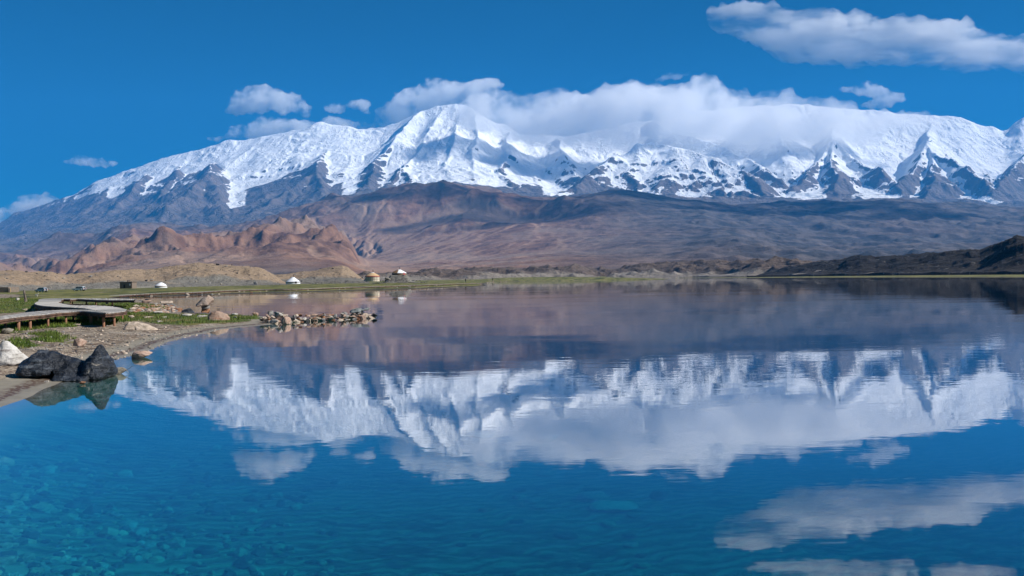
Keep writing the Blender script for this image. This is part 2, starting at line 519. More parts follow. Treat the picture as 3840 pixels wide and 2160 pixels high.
def foothill_material():
    t = NT("foothill")
    pos = t.new('NewGeometry').outputs['Position']
    br = t.attr("brown"); gl = t.attr("flow")
    n0 = t.noise(pos, 0.0011, 5, 0.55)
    n1 = t.noise(pos, 0.006, 7, 0.62)
    n2 = t.noise(pos, 0.04, 5, 0.65)
    warm = t.mix(t.ss(n1, .32, .68), (0.120, 0.066, 0.050), (0.275, 0.155, 0.102))
    warm = t.mix(t.ss(n0, .45, .62), warm, (0.235, 0.165, 0.130))
    warm = t.mix(t.math('MULTIPLY', t.ss(gl, .45, .85), .6), warm, (0.36, 0.235, 0.165))
    grey = t.mix(t.ss(n1, .38, .62), (0.042, 0.044, 0.052), (0.118, 0.104, 0.106))  # grey soil with blue haze of the right slopes painted into it
    soil = t.mix(br, grey, warm)
    soil = t.mix(t.math('MULTIPLY', t.ss(n2, .56, .72), .55), soil, (0.055, 0.046, 0.042))
    n3_ = t.noise(pos, 0.13, 4, 0.7)
    soil = t.mix(t.math('MULTIPLY', t.ss(n3_, .60, .70), .7), soil, (0.035, 0.030, 0.030))
    hgt = t.math('ADD', t.math('MULTIPLY', n2, 7.0), t.math('MULTIPLY', n1, 16.0))
    hgt = t.math('ADD', hgt, t.math('MULTIPLY', n3_, 3.0))
    t.surf(soil, 0.92, t.bump(hgt, 0.9, 1.0), 0.15)
    return t.m

brown = sstep(2300, 3000, YF) * (1 - sstep(7800, 11500, YF)) * (0.04 + 0.96 * (1 - sstep(-0.08, 0.24, UF))[None, :])
brown = np.clip(brown + .6 * (sstep(-0.22, -0.1, UF) * (1 - sstep(-0.04, 0.10, UF)))[None, :] + fbm(XF / 1500, YF / 1500, 3) * .35, 0, 1)
FH = grid_obj("foothills", XF, YF, ZF, foothill_material(), True, {"brown": brown, "flow": sample(flw, XF, YF)})
tag(FH, kind="structure")
# ================================================================== GROUND (shore and lake bed in one sheet)
SHORE = [(-900, 2050), (-420, 1680), (-150, 1575), (0, 1526), (102, 1491), (177, 1457), (235, 1430), (276, 1416), (330, 1411), (395, 1408), (420, 1380), (414, 1352), (489, 1335), (580, 1305),
         (625, 1286), (677, 1267), (757, 1251), (833, 1236), (900, 1227), (973, 1221), (1010, 1217), (1040, 1210), (1030, 1200), (1000, 1192), (960, 1184), (900, 1179), (860, 1177), (800, 1176), (740, 1177),
         (700, 1177), (660, 1177), (616, 1174), (642, 1168), (682, 1156), (662, 1147), (650, 1137), (598, 1138), (562, 1133), (537, 1127), (506, 1122), (478, 1118), (490, 1114), (537, 1112), (625, 1110), (721, 1107),
         (824, 1103), (900, 1101), (979, 1099), (1166, 1094), (1321, 1089), (1500, 1085), (1640, 1079), (1739, 1075), (1801, 1073.5), (1828, 1071), (1815, 1064), (1846, 1058.5), (1895, 1058), (1960, 1055),
         (2057, 1054.2), (2309, 1050.6), (2501, 1048.4), (2518, 1046.2), (2460, 1044), (2600, 1042.4), (2800, 1041.6), (3000, 1041), (3400, 1040.2), (3840, 1039.5), (4400, 1038), (5200, 1036)]
SP = np.array([on_level(x, y, 0.0)[:2] for x, y in SHORE])
SP = np.vstack([SP, [[4200, 300], [9000, 900], [9000, 9000], [-9000, 9000], [-9000, 9.0], [-60, 7.0]]])

def poly_sd(px, py, P):
    """signed distance to polygon P, positive inside"""
    d2 = np.full(px.shape, 1e18); ins = np.zeros(px.shape, bool)
    n = len(P)
    for i in range(n):
        ax, ay = P[i]; bx, by = P[(i + 1) % n]
        ex, ey = bx - ax, by - ay
        wx_, wy_ = px - ax, py - ay
        t = np.clip((wx_ * ex + wy_ * ey) / (ex * ex + ey * ey), 0, 1)
        dx = wx_ - ex * t; dy = wy_ - ey * t
        d2 = np.minimum(d2, dx * dx + dy * dy)
        c = ((ay > py) != (by > py))
        if ey != 0:
            c &= px < ex * (py - ay) / ey + ax
            ins ^= c
    return np.where(ins, 1, -1) * np.sqrt(d2)

def px_col(X, Y):
    return 1920.0 + X / Y * FPX

def ground_field(X, Y):
    sd = poly_sd(X, Y, SP)
    sd = sd + fbm(X / 3.2, Y / 3.2, 3) * np.clip(Y / 90, .10, 1.5) * .7
    col = px_col(X, np.maximum(Y, 1))
    land = np.clip(sd, 0, None)
    z = 0.50 * (1 - np.exp(-land / 7.0)) + 0.02 * np.minimum(land, 1)
    e = np.interp(col, [0, 600, 900, 1100, 1400, 1600, 1800, 1900, 2150, 2480, 2600, 4000], [.0005, .0012, .004, .0068, .0108, .009, .010, .020, .032, .045, .004, .002])
    z = z + np.clip(land - 12, 0, 260) * e * sstep(60, 160, Y)
    z = z + sstep(0.3, 5, land) * (fbm(X / 4.5, Y / 4.5, 4) * .10 + fbm(X / 1.1, Y / 1.1, 3) * .035)
    wat = np.clip(-sd, 0, None)
    zb = -(0.10 * np.minimum(wat, 3) + 1.35 * (1 - np.exp(-np.clip(wat - 1, 0, None) / 11.0)) + 1.6 * (1 - np.exp(-wat / 90.0)))
    zb = zb + sstep(1, 5, wat) * (fbm(X / 6.0, Y / 6.0, 3) * .14)
    return np.where(sd > 0, z, zb), sd

_r = np.exp(np.linspace(math.log(4.2), math.log(2450.0), 430))
GU = np.linspace(-0.86, 0.80, 800)
GX = GU[None, :] * _r[:, None]; GY = np.repeat(_r[:, None], len(GU), 1)
GZ, GSD = ground_field(GX, GY)
GCOL = px_col(GX, GY)

def px_poly(pts, z=0.3):
    return np.array([on_level(x, y, z)[:2] for x, y in pts])

GRASS = [
    px_poly([(-200, 1274), (0, 1256), (60, 1250), (110, 1241), (200, 1233), (300, 1224), (400, 1222), (470, 1208), (520, 1206), (600, 1214), (700, 1212), (770, 1206), (870, 1204), (960, 1186), (985, 1178),
             (950, 1173), (800, 1176), (700, 1181), (600, 1175), (480, 1166), (300, 1176), (0, 1215), (-200, 1225)]),
    px_poly([(-200, 1186), (0, 1184), (120, 1172), (190, 1150), (150, 1138), (240, 1126), (60, 1122), (-200, 1126)]),
    px_poly([(120, 1276), (190, 1281), (245, 1276), (262, 1266), (220, 1253), (180, 1248), (140, 1256)]),
    px_poly([(38, 1300), (100, 1300), (120, 1284), (60, 1276), (36, 1286)]),
    px_poly([(480, 1160), (600, 1158), (640, 1146), (560, 1138), (480, 1133), (330, 1140), (300, 1150)]),
]
SAND = [px_poly([(-200, 1119), (0, 1119), (60, 1113), (85, 1108), (50, 1104), (0, 1102), (-200, 1102)], .55), px_poly([(200, 1172), (330, 1172), (240, 1180), (150, 1186)]), px_poly([(480, 1172), (640, 1172), (650, 1152), (540, 1152)])]

def grass_field(X, Y, sd):
    g = np.zeros_like(X)
    wob = fbm(X / 2.3, Y / 2.3, 3)
    for P in GRASS:
        g = np.maximum(g, sstep(-.9, .9, poly_sd(X, Y, P) + wob * 1.6))
    far = sstep(88, 118, Y + fbm(X / 14, Y / 14, 3) * 14) * sstep(1.2, 5.0, sd)
    g = np.maximum(g, far)
    for P in SAND:
        g = g * (1 - sstep(-1.2, 1.2, poly_sd(X, Y, P) + wob * 2))
    return g * sstep(.05, .5, sd)

GG = grass_field(GX, GY, GSD)

def ground_material():
    t = NT("lake_shore")
    pos = t.new('NewGeometry').outputs['Position']
    sd = t.attr("shore"); gr = t.attr("grass"); dp = t.attr("depth")
    sep = t.new('SeparateXYZ', {0: pos})
    n0 = t.noise(pos, 0.35, 5, 0.6)
    n1 = t.noise(pos, 2.2, 6, 0.65)
    n2 = t.noise(pos, 9.0, 4, 0.65)
    nf = t.noise(t.mapping(pos, (.10, .028, .1)), 1.0, 6, 0.72)
    # dry gravelly soil with dark crumbs
    soil = t.mix(t.ss(n1, .42, .58), (0.105, 0.076, 0.054), (0.36, 0.29, 0.215))
    soil = t.mix(t.ss(n0, .54, .70), soil, (0.38, 0.33, 0.27))
    soil = t.mix(t.math('MULTIPLY', t.ss(n2, .50, .60), .85), soil, (0.060, 0.046, 0.036))
    # smooth wet sand, drift line of brown weed
    wet = t.mix(t.ss(n1, .3, .7), (0.185, 0.165, 0.130), (0.235, 0.210, 0.168))
    sdn = t.math('ADD', sd, t.math('MULTIPLY', t.math('SUBTRACT', n1, .5), .55))
    c = t.mix(t.ss(sdn, 1.25, 1.9), wet, soil)
    weed = t.math('MULTIPLY', t.ss(sdn, .28, .42), t.ss(sdn, .95, .62))
    c = t.mix(t.math('MULTIPLY', weed, t.ss(n2, .38, .55)), c, (0.075, 0.040, 0.026))
    weed2 = t.math('MULTIPLY', t.math('MULTIPLY', t.ss(sdn, 1.7, 2.2), t.ss(sdn, 3.4, 2.4)), t.ss(n2, .5, .6))
    c = t.mix(t.math('MULTIPLY', weed2, .8), c, (0.10, 0.052, 0.034))
    # turf
    tu = t.mix(t.ss(n1, .35, .65), (0.036, 0.052, 0.010), (0.098, 0.118, 0.024))
    tu = t.mix(t.ss(n0, .50, .66), tu, (0.155, 0.130, 0.045))
    far = t.mix(t.ss(nf, .42, .56), (0.034, 0.046, 0.010), (0.165, 0.158, 0.040))
    far = t.mix(t.ss(t.noise(t.mapping(pos, (.16, .04, .1)), 1.0, 6, .72), .52, .64), far, (0.25, 0.205, 0.11))
    tu = t.mix(t.ss(sep.outputs[1], 80, 130), tu, far)
    gm = t.ss(t.math('ADD', gr, t.math('MULTIPLY', t.math('SUBTRACT', n1, .5), 1.1)), .40, .62)
    c = t.mix(gm, c, tu)
    # dark wet peat rim of the far shores
    rim = t.math('MULTIPLY', t.ss(sep.outputs[1], 120, 170), t.ss(sd, 3.2, 1.2))
    c = t.mix(rim, c, (0.040, 0.032, 0.020))
    # lake bed
    wv = t.new('TexWave', {'Vector': t.mapping(pos, (1, 1, 0), (0, 0, math.radians(64))), 'Scale': 1.1, 'Distortion': 8.5, 'Detail': 2.5, 'Detail Scale': 1.5, 'Detail Roughness': .55}, wave_type='BANDS', wave_profile='SIN').outputs['Fac']
    big = t.noise(pos, 0.17, 5, 0.6)
    med = t.noise(t.mapping(pos, (.9, 2.2, 1)), 1.5, 5, 0.7)
    bed = t.mix(t.ss(wv, .2, .75), (0.12, 0.12, 0.095), (0.225, 0.215, 0.17))
    bed = t.mix(t.math('MULTIPLY', t.ss(med, .46, .60), t.ss(big, .40, .54)), bed, (0.045, 0.055, 0.045))
    bed = t.mix(t.math('MULTIPLY', t.ss(n2, .58, .70), .45), bed, (0.14, 0.13, 0.10))
    c = t.mix(t.ss(dp, .04, .30), c, bed)
    hg = t.math('ADD', t.math('MULTIPLY', n1, .10), t.math('MULTIPLY', n2, .045))
    hg = t.math('MULTIPLY', hg, t.ss(sdn, .9, 2.0, .25, 1.0))
    hg = t.math('ADD', hg, t.math('MULTIPLY', t.math('MULTIPLY', wv, .035), t.ss(dp, .1, .5)))
    t.surf(c, t.ss(sdn, .3, 1.3, .55, .95), t.bump(hg, .85, 1.0), .25)
    return t.m

GROUND = grid_obj("ground", GX, GY, GZ, ground_material(), True, {"shore": GSD, "grass": GG, "depth": np.clip(-GZ, 0, None)})
tag(GROUND, kind="structure")

def gz(x, y):
    z, s = ground_field(np.array([[float(x)]]), np.array([[float(y)]]))
    return float(z[0, 0])

def place(x, y, floor=None):
    """where the ray of a pixel meets the ground (or the level floor)"""
    if floor is not None:
        return on_level(x, y, floor)
    X, Z_ = ray(x, y)
    ds = np.exp(np.linspace(math.log(6), math.log(900), 500))[None, :]
    g, _ = ground_field(X * ds, ds)
    ry = CAM_H + Z_ * ds
    hit = np.nonzero((ry <= np.maximum(g, -3))[0])[0]
    if len(hit) == 0:
        d = 400.0
        return Vector((X * d, d, CAM_H + Z_ * d))
    i = hit[0]
    d = float(ds[0, i])
    return Vector((X * d, d, float(g[0, i])))

# ================================================================== MORAINE HILLS
def hill(name, cr, dcf, front, back, base, amp, nscale, mat, rows=120, cols=520, gully=0.0):
    """cr: crest (x, y) in photograph px; dcf: depth of the crest by column; front/back: metres of fall before/behind it"""
    xs = [p[0] for p in cr]
    us = np.linspace(ray(xs[0], 1040)[0], ray(xs[-1], 1040)[0], cols)
    colx = 1920 + us * FPX
    dc = np.interp(colx, [p[0] for p in dcf], [p[1] for p in dcf])
    yc = np.interp(colx, xs, [p[1] for p in cr])
    tz = np.array([ray(a, b)[1] for a, b in zip(colx, yc)])
    H = CAM_H + tz * dc
    s = np.linspace(-1.05, 1.0, rows)[:, None]
    d = dc[None, :] + np.where(s < 0, s * front, s * back)
    X = us[None, :] * d; Y = d
    wobx = fbm(X / nscale, Y / nscale, 4)
    sw = np.clip(s + wobx * .22, -1.05, 1)
    shp = np.where(sw < 0, sstep(-1.0, 0.02, sw) * .55 + .45 * np.clip(1 + sw, 0, 1), 1 - .9 * sstep(0, 1.1, sw))
    B = np.interp(colx, [p[0] for p in base], [p[1] for p in base])[None, :]
    Zh = B + (H[None, :] - B) * shp
    env = np.clip((H[None, :] - B) / 4, 0, 1) * sstep(-1.02, -.7, s) 
    Zh = Zh + env * (fbm(X / nscale, Y / nscale, 5) * amp + (ridged(X / (nscale * .55), Y / (nscale * .9), 4) - .45) * amp * gully + fbm(X / 2.2, Y / 2.2, 3) * .22)
    Zh = np.where(s < -1.0, -1.5, Zh)
    lowr = 1 - sstep(.12, .55, shp)
    o = grid_obj(name, X, Y, Zh, mat, True, {"low": lowr + 0 * X})
    tag(o, kind="structure")
    return X, Y, Zh

def moraine_material(name, top, low, dark, speck, sc=1.0, green=False):
    t = NT(name)
    pos = t.new('NewGeometry').outputs['Position']
    lo = t.attr("low")
    n0 = t.noise(pos, .035 * sc, 5, .6)
    n1 = t.noise(pos, .30 * sc, 6, .65)
    n2 = t.noise(pos, .42 * sc, 6, .74)
    lm = t.ss(t.math('ADD', lo, t.math('MULTIPLY', t.math('SUBTRACT', n0, .5), 2.6)), .25, .85)
    c = t.mix(lm, top, low)
    c = t.mix(t.ss(n1, .30, .70), t.mix(.35, c, dark), c)
    c = t.mix(t.math('MULTIPLY', t.ss(n2, .56, .63), speck), c, (0.035, 0.030, 0.028))
    c = t.mix(t.math('MULTIPLY', t.ss(n2, .40, .33), .45), c, (0.42, 0.40, 0.38))
    hg = t.math('ADD', t.math('MULTIPLY', n1, 2.4 / sc), t.math('MULTIPLY', n2, 1.0 / sc))
    t.surf(c, .95, t.bump(hg, .7, 1.0), .15)
    return t.m

M_SANDHILL = moraine_material("moraine_sand", (0.315, 0.230, 0.155), (0.190, 0.178, 0.155), (0.11, 0.088, 0.066), .9)
M_HUMMOCK = moraine_material("moraine_hummock", (0.125, 0.092, 0.074), (0.25, 0.215, 0.18), (0.045, 0.038, 0.036), .85, .22)
M_DARK = moraine_material("shaded_scree", (0.022, 0.020, 0.022), (0.032, 0.028, 0.028), (0.012, 0.011, 0.012), .5, .25)  # a cloud's shade over the right hill, put into its near-black colours

H1 = hill("moraine_hill", [(-700, 1030), (-300, 1022), (0, 1018), (62, 1020), (124, 1024), (192, 1018), (248, 1030), (342, 1025), (435, 1015), (509, 1015), (543, 1017), (609, 1009), (668, 993), (745, 984), (800, 988),
                           (850, 994), (886, 998), (940, 1001), (973, 1005), (995, 1015), (1026, 1033), (1060, 1056), (1090, 1064)],
          [(-700, 400), (0, 430), (300, 500), (600, 560), (1000, 590), (1090, 590)], 95, 140, [(-700, .6), (0, .5), (600, .9), (900, 1.2), (1090, 1.6)], 2.0, 38, M_SANDHILL, gully=.5)
H2 = hill("moraine_hill", [(960, 1050), (1020, 1031), (1073, 1027), (1120, 1021), (1166, 1016), (1205, 1007), (1243, 999), (1284, 995), (1305, 1002), (1336, 1026), (1364, 1048), (1385, 1056)],
          [(960, 680), (1385, 680)], 110, 120, [(960, 2.0), (1385, 3.0)], 1.6, 34, M_SANDHILL, 90, 260, .4)
H3 = hill("moraine_hummocks", [(1290, 1046), (1340, 1040), (1420, 1032), (1500, 1030), (1560, 1024), (1640, 1014), (1720, 1013), (1800, 1010), (1900, 1006), (1960, 1011), (2060, 1006), (2150, 1000), (2240, 1006), (2330, 1001), (2420, 994),
                               (2500, 988), (2560, 983), (2640, 978), (2744, 980), (2875, 979), (2964, 975), (3060, 982), (3300, 985), (3600, 985), (4300, 980)],
          [(1290, 1500), (1800, 1900), (2300, 2250), (2600, 2250), (3000, 1700), (3400, 1400), (4300, 1200)], 520, 420, [(1290, 2.5), (1700, 2.0), (2400, 2.0), (4300, 3.0)], 12.0, 150, M_HUMMOCK, 150, 700, 1.1)
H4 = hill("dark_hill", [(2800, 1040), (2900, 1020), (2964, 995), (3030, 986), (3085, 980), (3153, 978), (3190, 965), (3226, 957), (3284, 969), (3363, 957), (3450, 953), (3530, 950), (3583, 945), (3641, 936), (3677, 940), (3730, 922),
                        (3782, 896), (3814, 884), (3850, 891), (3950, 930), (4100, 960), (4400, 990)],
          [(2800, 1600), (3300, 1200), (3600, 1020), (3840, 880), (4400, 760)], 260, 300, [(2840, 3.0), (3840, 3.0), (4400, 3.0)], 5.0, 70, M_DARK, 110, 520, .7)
# ================================================================== LAKE
def box_mesh(name, x0, x1, y0, y1, z0, z1, mat, parent=None):
    v = [(x, y, z) for z in (z0, z1) for y in (y0, y1) for x in (x0, x1)]
    f = [(0, 2, 3, 1), (4, 5, 7, 6), (0, 1, 5, 4), (2, 6, 7, 3), (0, 4, 6, 2), (1, 3, 7, 5)]
    return mesh_obj(name, v, f, mat, parent)

def water_material():
    t = NT("lake_water")
    pos = t.new('NewGeometry').outputs['Position']
    n1 = t.noise(t.mapping(pos, (0.35, 1.3, 1)), 1.0, 3, 0.5)
    n2 = t.noise(t.mapping(pos, (2.2, 5.0, 1)), 1.0, 2, 0.5)
    n3 = t.noise(t.mapping(pos, (0.03, 0.10, 1)), 1.0, 2, 0.5)
    hgt = t.math('ADD', t.math('MULTIPLY', n1, 0.0026), t.math('MULTIPLY', n2, 0.0008))
    hgt = t.math('ADD', hgt, t.math('MULTIPLY', n3, 0.02))
    ruf = t.ss(t.noise(t.mapping(pos, (0.008, 0.035, 1)), 1.0, 3, 0.55), .38, .62, .35, 1.5)
    nb = t.bump(t.math('MULTIPLY', hgt, ruf), 1.0, 1.0)
    inc = t.new('NewGeometry').outputs['Incoming']
    dt = t.new('VectorMath', {0: inc, 1: nb}, operation='DOT_PRODUCT').outputs['Value']
    om = t.math('SUBTRACT', 1.0, t.math('ABSOLUTE', dt), clamp=True)
    fr = t.math('MULTIPLY_ADD', t.math('POWER', om, 2.7), 0.95, 0.05, clamp=True)      # Schlick's reflectance of still water
    gl = t.new('BsdfGlossy', {'Color': (1, 1, 1, 1), 'Roughness': 0.015, 'Normal': nb})
    tr = t.new('BsdfTransparent', {'Color': (1, 1, 1, 1)})
    mx = t.new('MixShader', {0: fr, 1: tr.outputs[0], 2: gl.outputs[0]})
    t.t.links.new(mx.outputs[0], t.out.inputs[0])
    va = t.new('VolumeAbsorption', {'Color': (0.12, 0.875, 0.90, 1), 'Density': 1.9})
    t.t.links.new(va.outputs[0], t.out.inputs[1])
    return t.m

water = box_mesh("lake_water", -5200, 5200, -80, 5200, -9.0, 0.0, water_material())
tag(water, kind="structure")

# ================================================================== HAZE
def haze_material():
    t = NT("haze")
    v = t.new('VolumePrincipled')
    v.inputs['Color'].default_value = (0.05, 0.41, 1.0, 1)
    v.inputs['Density'].default_value = HAZE
    v.inputs['Anisotropy'].default_value = 0.0
    t.t.links.new(v.outputs[0], t.out.inputs[1])
    return t.m
HAZE = 2.9e-5
haze = box_mesh("haze", -24000, 24000, -400, 23600, -11.0, 5450.0, haze_material())
tag(haze, kind="stuff")

# ================================================================== CLOUDS
def voxel_union(name, bm, voxel):
    me = bpy.data.meshes.new(name + "_tmp")
    bm.to_mesh(me); bm.free()
    ob = bpy.data.objects.new(name + "_tmp", me)
    scene.collection.objects.link(ob)
    md = ob.modifiers.new("r", 'REMESH')
    md.mode = 'VOXEL'; md.voxel_size = voxel
    dg = bpy.context.evaluated_depsgraph_get()
    out = bpy.data.meshes.new_from_object(ob.evaluated_get(dg))
    bpy.data.objects.remove(ob); bpy.data.meshes.remove(me)
    out.name = name
    return out

def displace(me, f):
    n = len(me.vertices)
    co = np.empty(n * 3, np.float32); me.vertices.foreach_get("co", co)
    no = np.empty(n * 3, np.float32); me.vertices.foreach_get("normal", no)
    co = co.reshape(-1, 3); no = no.reshape(-1, 3)
    a = f(co, no)
    co = co + no * a[:, None]
    me.vertices.foreach_set("co", co.reshape(-1)); me.update()

def n3(co, s, o=3):
    return np.array([mnoise.fractal(Vector(p) * s, 0.6, 2.1, o) for p in co])

def cloud_material(name, dens, scale, lo=.42, hi=.62, st=(1, 1, 1), fade=None):
    t = NT(name)
    tc = t.new('TexCoord').outputs['Object']
    n = t.noise(t.mapping(tc, st), scale, 5, 0.62)
    d = t.ss(n, lo, hi, dens * 0.02, dens)
    if fade:
        d = t.math('MULTIPLY', d, t.ss(t.new('SeparateXYZ', {0: tc}).outputs[2], fade[0], fade[1], .05, 1.0))
    v = t.new('VolumePrincipled')
    v.inputs['Color'].default_value = (0.992, 0.995, 1.0, 1)
    v.inputs['Anisotropy'].default_value = 0.1
    t.put(v.inputs['Density'], d)
    t.t.links.new(v.outputs[0], t.out.inputs[1])
    return t.m

def cloud(label, blobs, depth, voxel, mat, rough, seed, billow=14, thick=1.3, flat=.85):
    """blobs: (x, y, half width, half height) in px of the 2576 wide view"""
    rnd = random.Random(seed)
    px = F2S / FPX * depth
    c0 = at_depth(blobs[0][0] * F2S, blobs[0][1] * F2S, depth)
    bm = bmesh.new()
    for x, y, rx, ry in blobs:
        c = at_depth(x * F2S, y * F2S, depth) - c0
        ty = min(rx, ry * thick)
        m = Matrix.Translation((c.x, rnd.uniform(-.3, .3) * ty * px, c.z)) @ Matrix.Diagonal((rx * px, ty * px, ry * px, 1))
        bmesh.ops.create_icosphere(bm, subdivisions=3, radius=1.0, matrix=m)
        for _ in range(billow):
            a = rnd.uniform(0, 2 * math.pi); e = rnd.uniform(-.15, 1.0)
            r_ = math.sqrt(max(0, 1 - e * e))
            s = rnd.uniform(.16, .42) * min(rx, ry) * px
            q = Vector((c.x + math.cos(a) * r_ * rx * px * .9, math.sin(a) * r_ * ty * px * .9, c.z + e * ry * px * .9))
            bmesh.ops.create_icosphere(bm, subdivisions=2, radius=s, matrix=Matrix.Translation(q) @ Matrix.Diagonal((1.25, 1, flat, 1)))
    me = voxel_union("cloud", bm, voxel)
    displace(me, lambda co, no: n3(co, 1.0 / rough, 4) * rough * .40)
    me.materials.append(mat)
    o = link(bpy.data.objects.new("cloud", me))
    o.location = c0
    tag(o, label, "cloud")
    return o

CM = cloud_material("cloud_vapour", 0.0036, 0.0016, .40, .60)
CB = cloud_material("cloud_bank_vapour", 0.0027, 0.0011, .36, .62, (1, 1, 1), (-1050, -150))
CW = cloud_material("cloud_wisps", 0.0022, 0.0010, .40, .60, (0.35, 1.0, 1.6))
cloud("flat bottomed cumulus floating clear above the left snow shoulder",
      [(640, 258, 62, 28), (720, 262, 55, 26), (665, 235, 45, 22), (590, 277, 28, 12), (765, 275, 18, 16)], 27000, 120, CM, 380, 3)
cloud("ragged low cloud lying along the left snow shoulder under the flat bottomed cumulus",
      [(690, 318, 75, 22), (610, 322, 45, 9), (620, 345, 60, 14), (545, 350, 24, 9), (760, 330, 60, 24), (850, 312, 60, 16)], 26000, 120, CM, 330, 13, 10)
cloud("small double puff between the flat bottomed cumulus and the high summit",
      [(845, 272, 30, 13), (905, 262, 34, 13), (870, 265, 20, 8), (925, 285, 12, 5)], 27000, 90, CM, 260, 17, 10)
cloud("small lone puff low over the left ridge",
      [(222, 405, 42, 12), (205, 400, 30, 10), (250, 415, 30, 8), (285, 412, 16, 6), (175, 408, 18, 6)], 27000, 90, CM, 230, 19, 8)
cloud("white cloud rising behind the ridge at the far left",
      [(95, 515, 48, 26), (60, 525, 36, 24), (115, 500, 24, 14), (10, 545, 34, 24), (-50, 550, 50, 30)], 27000, 110, CM, 300, 23, 10)
cloud("long cloud bank wrapped round the crest east of the high summit",
      [(1400, 300, 190, 66), (1250, 285, 110, 52), (1600, 300, 200, 78), (1780, 250, 70, 52), (1760, 215, 30, 24), (1850, 310, 190, 78), (2030, 305, 150, 55), (1700, 345, 220, 56), (2130, 325, 130, 46), (1950, 260, 70, 28), (1500, 350, 150, 40), (1950, 350, 170, 46), (2080, 280, 90, 26), (2250, 312, 120, 34)], 18700, 130, CB, 420, 5, 18, 1.3)
cloud("bright cloud piled up behind the high summit",
      [(1120, 235, 90, 34), (1040, 262, 60, 40), (1090, 225, 40, 22), (1000, 290, 60, 26), (1190, 235, 60, 30), (1230, 215, 40, 20), (920, 322, 60, 14)], 24600, 120, CM, 380, 29, 16)
cloud("torn puff above the eastern snow crest",
      [(2190, 228, 46, 16), (2140, 225, 36, 9), (2185, 215, 16, 10), (2240, 248, 40, 14), (2205, 265, 40, 12)], 25500, 90, CM, 260, 31, 10)
cloud("small wisp above the cloud bank",
      [(1695, 190, 34, 9), (1660, 200, 22, 5), (1725, 186, 16, 6)], 26000, 90, CW, 220, 37, 6)
cloud("great feathered cloud streaming across the upper right sky",
      [(2050, 80, 200, 54), (1900, 45, 125, 42), (1830, 28, 62, 22), (2250, 100, 250, 60), (2450, 125, 200, 46), (2600, 135, 160, 44), (2100, 132, 170, 34), (2180, 152, 100, 18), (2720, 140, 170, 44)], 27500, 170, CW, 520, 41, 12, 1.0, .6)

def high_cloud(label, c, r, seed):
    rnd = random.Random(seed)
    bm = bmesh.new()
    for _ in range(9):
        q = Vector((rnd.uniform(-1, 1) * r[0], rnd.uniform(-1, 1) * r[1], rnd.uniform(-.3, .3) * r[2]))
        bmesh.ops.create_icosphere(bm, subdivisions=3, radius=1.0, matrix=Matrix.Translation(q) @ Matrix.Diagonal((r[0] * rnd.uniform(.3, .55), r[1] * rnd.uniform(.4, .7), r[2] * rnd.uniform(.5, 1), 1)))
    me = voxel_union("cloud", bm, 160)
    displace(me, lambda co, no: n3(co, 1 / 500, 4) * 170)
    me.materials.append(CM)
    o = link(bpy.data.objects.new("cloud", me)); o.location = c
    tag(o, label, "cloud")
high_cloud("fair weather cloud out of view shading the moraine slopes", (9300, 8900, 6700), (3300, 900, 330), 3)
cloud("feathered cloud just above the top of the view, seen only in the lake",
      [(2060, -52, 150, 26), (1930, -40, 90, 18), (2200, -58, 110, 24), (2420, -60, 120, 22)], 27500, 150, CW, 420, 47, 10, 1.0, .6)
# ================================================================== ROCKS
def stone_material(name, c1, c2, c3, sc=3.0, vein=0.0, rough=.85, bump=.5):
    t = NT(name)
    tc = t.new('TexCoord').outputs['Object']
    rnd = t.new('ObjectInfo').outputs['Random']
    off = t.new('VectorMath', {0: tc}, operation='ADD')
    cmb = t.new('CombineXYZ', {0: t.math('MULTIPLY', rnd, 37.0), 1: t.math('MULTIPLY', rnd, 11.0), 2: 0.0})
    t.t.links.new(cmb.outputs[0], off.inputs[1])
    v = off.outputs[0]
    n1 = t.noise(v, sc, 6, .65)
    n2 = t.noise(v, sc * 7, 4, .7)
    st = t.noise(t.mapping(v, (1.0, 1.0, 6.0), (.5, .3, .2)), sc * .9, 4, .6)
    c = t.mix(t.ss(n1, .35, .65), c1, c2)
    c = t.mix(t.math('MULTIPLY', t.ss(st, .52, .66), .8), c, c3)
    c = t.mix(t.math('MULTIPLY', t.ss(n2, .56, .70), .45), c, (c1[0] * .3, c1[1] * .3, c1[2] * .3))
    if vein:
        c = t.mix(t.math('MULTIPLY', t.ss(t.noise(v, sc * 1.6, 5, .7, 1.2), .63, .70), vein), c, (.45, .40, .33))
    hg = t.math('ADD', t.math('MULTIPLY', n1, .20), t.math('ADD', t.math('MULTIPLY', n2, .05), t.math('MULTIPLY', st, .12)))
    t.surf(c, rough, t.bump(hg, bump, 1.0), .3)
    return t.m

M_PINK = stone_material("pink_granite", (.36, .22, .16), (.50, .36, .28), (.28, .22, .19))
M_TAN = stone_material("tan_granite", (.42, .33, .25), (.58, .47, .38), (.30, .24, .18), 4)
M_GREY = stone_material("grey_schist", (.20, .19, .18), (.34, .32, .30), (.12, .115, .11))
M_PALE = stone_material("pale_stone", (.44, .40, .35), (.58, .53, .47), (.36, .33, .31))
M_DARKR = stone_material("dark_stone", (.045, .045, .05), (.11, .105, .105), (.03, .03, .035))
M_RUST = stone_material("rusty_stone", (.26, .115, .06), (.40, .21, .12), (.16, .09, .06))
M_BLACK = stone_material("black_schist", (.010, .012, .017), (.030, .036, .048), (.10, .115, .135), 1.6, .6, .42, .9)
M_WHITE = stone_material("white_quartz", (.40, .375, .34), (.58, .555, .53), (.11, .085, .075), 1.5)
M_LAYER = stone_material("layered_gneiss", (.30, .215, .165), (.44, .35, .29), (.15, .12, .10), 1.8, 0, .85, .8)
M_TURTLE = stone_material("grey_green_slab", (.13, .145, .145), (.27, .29, .285), (.07, .08, .08), 2.2)
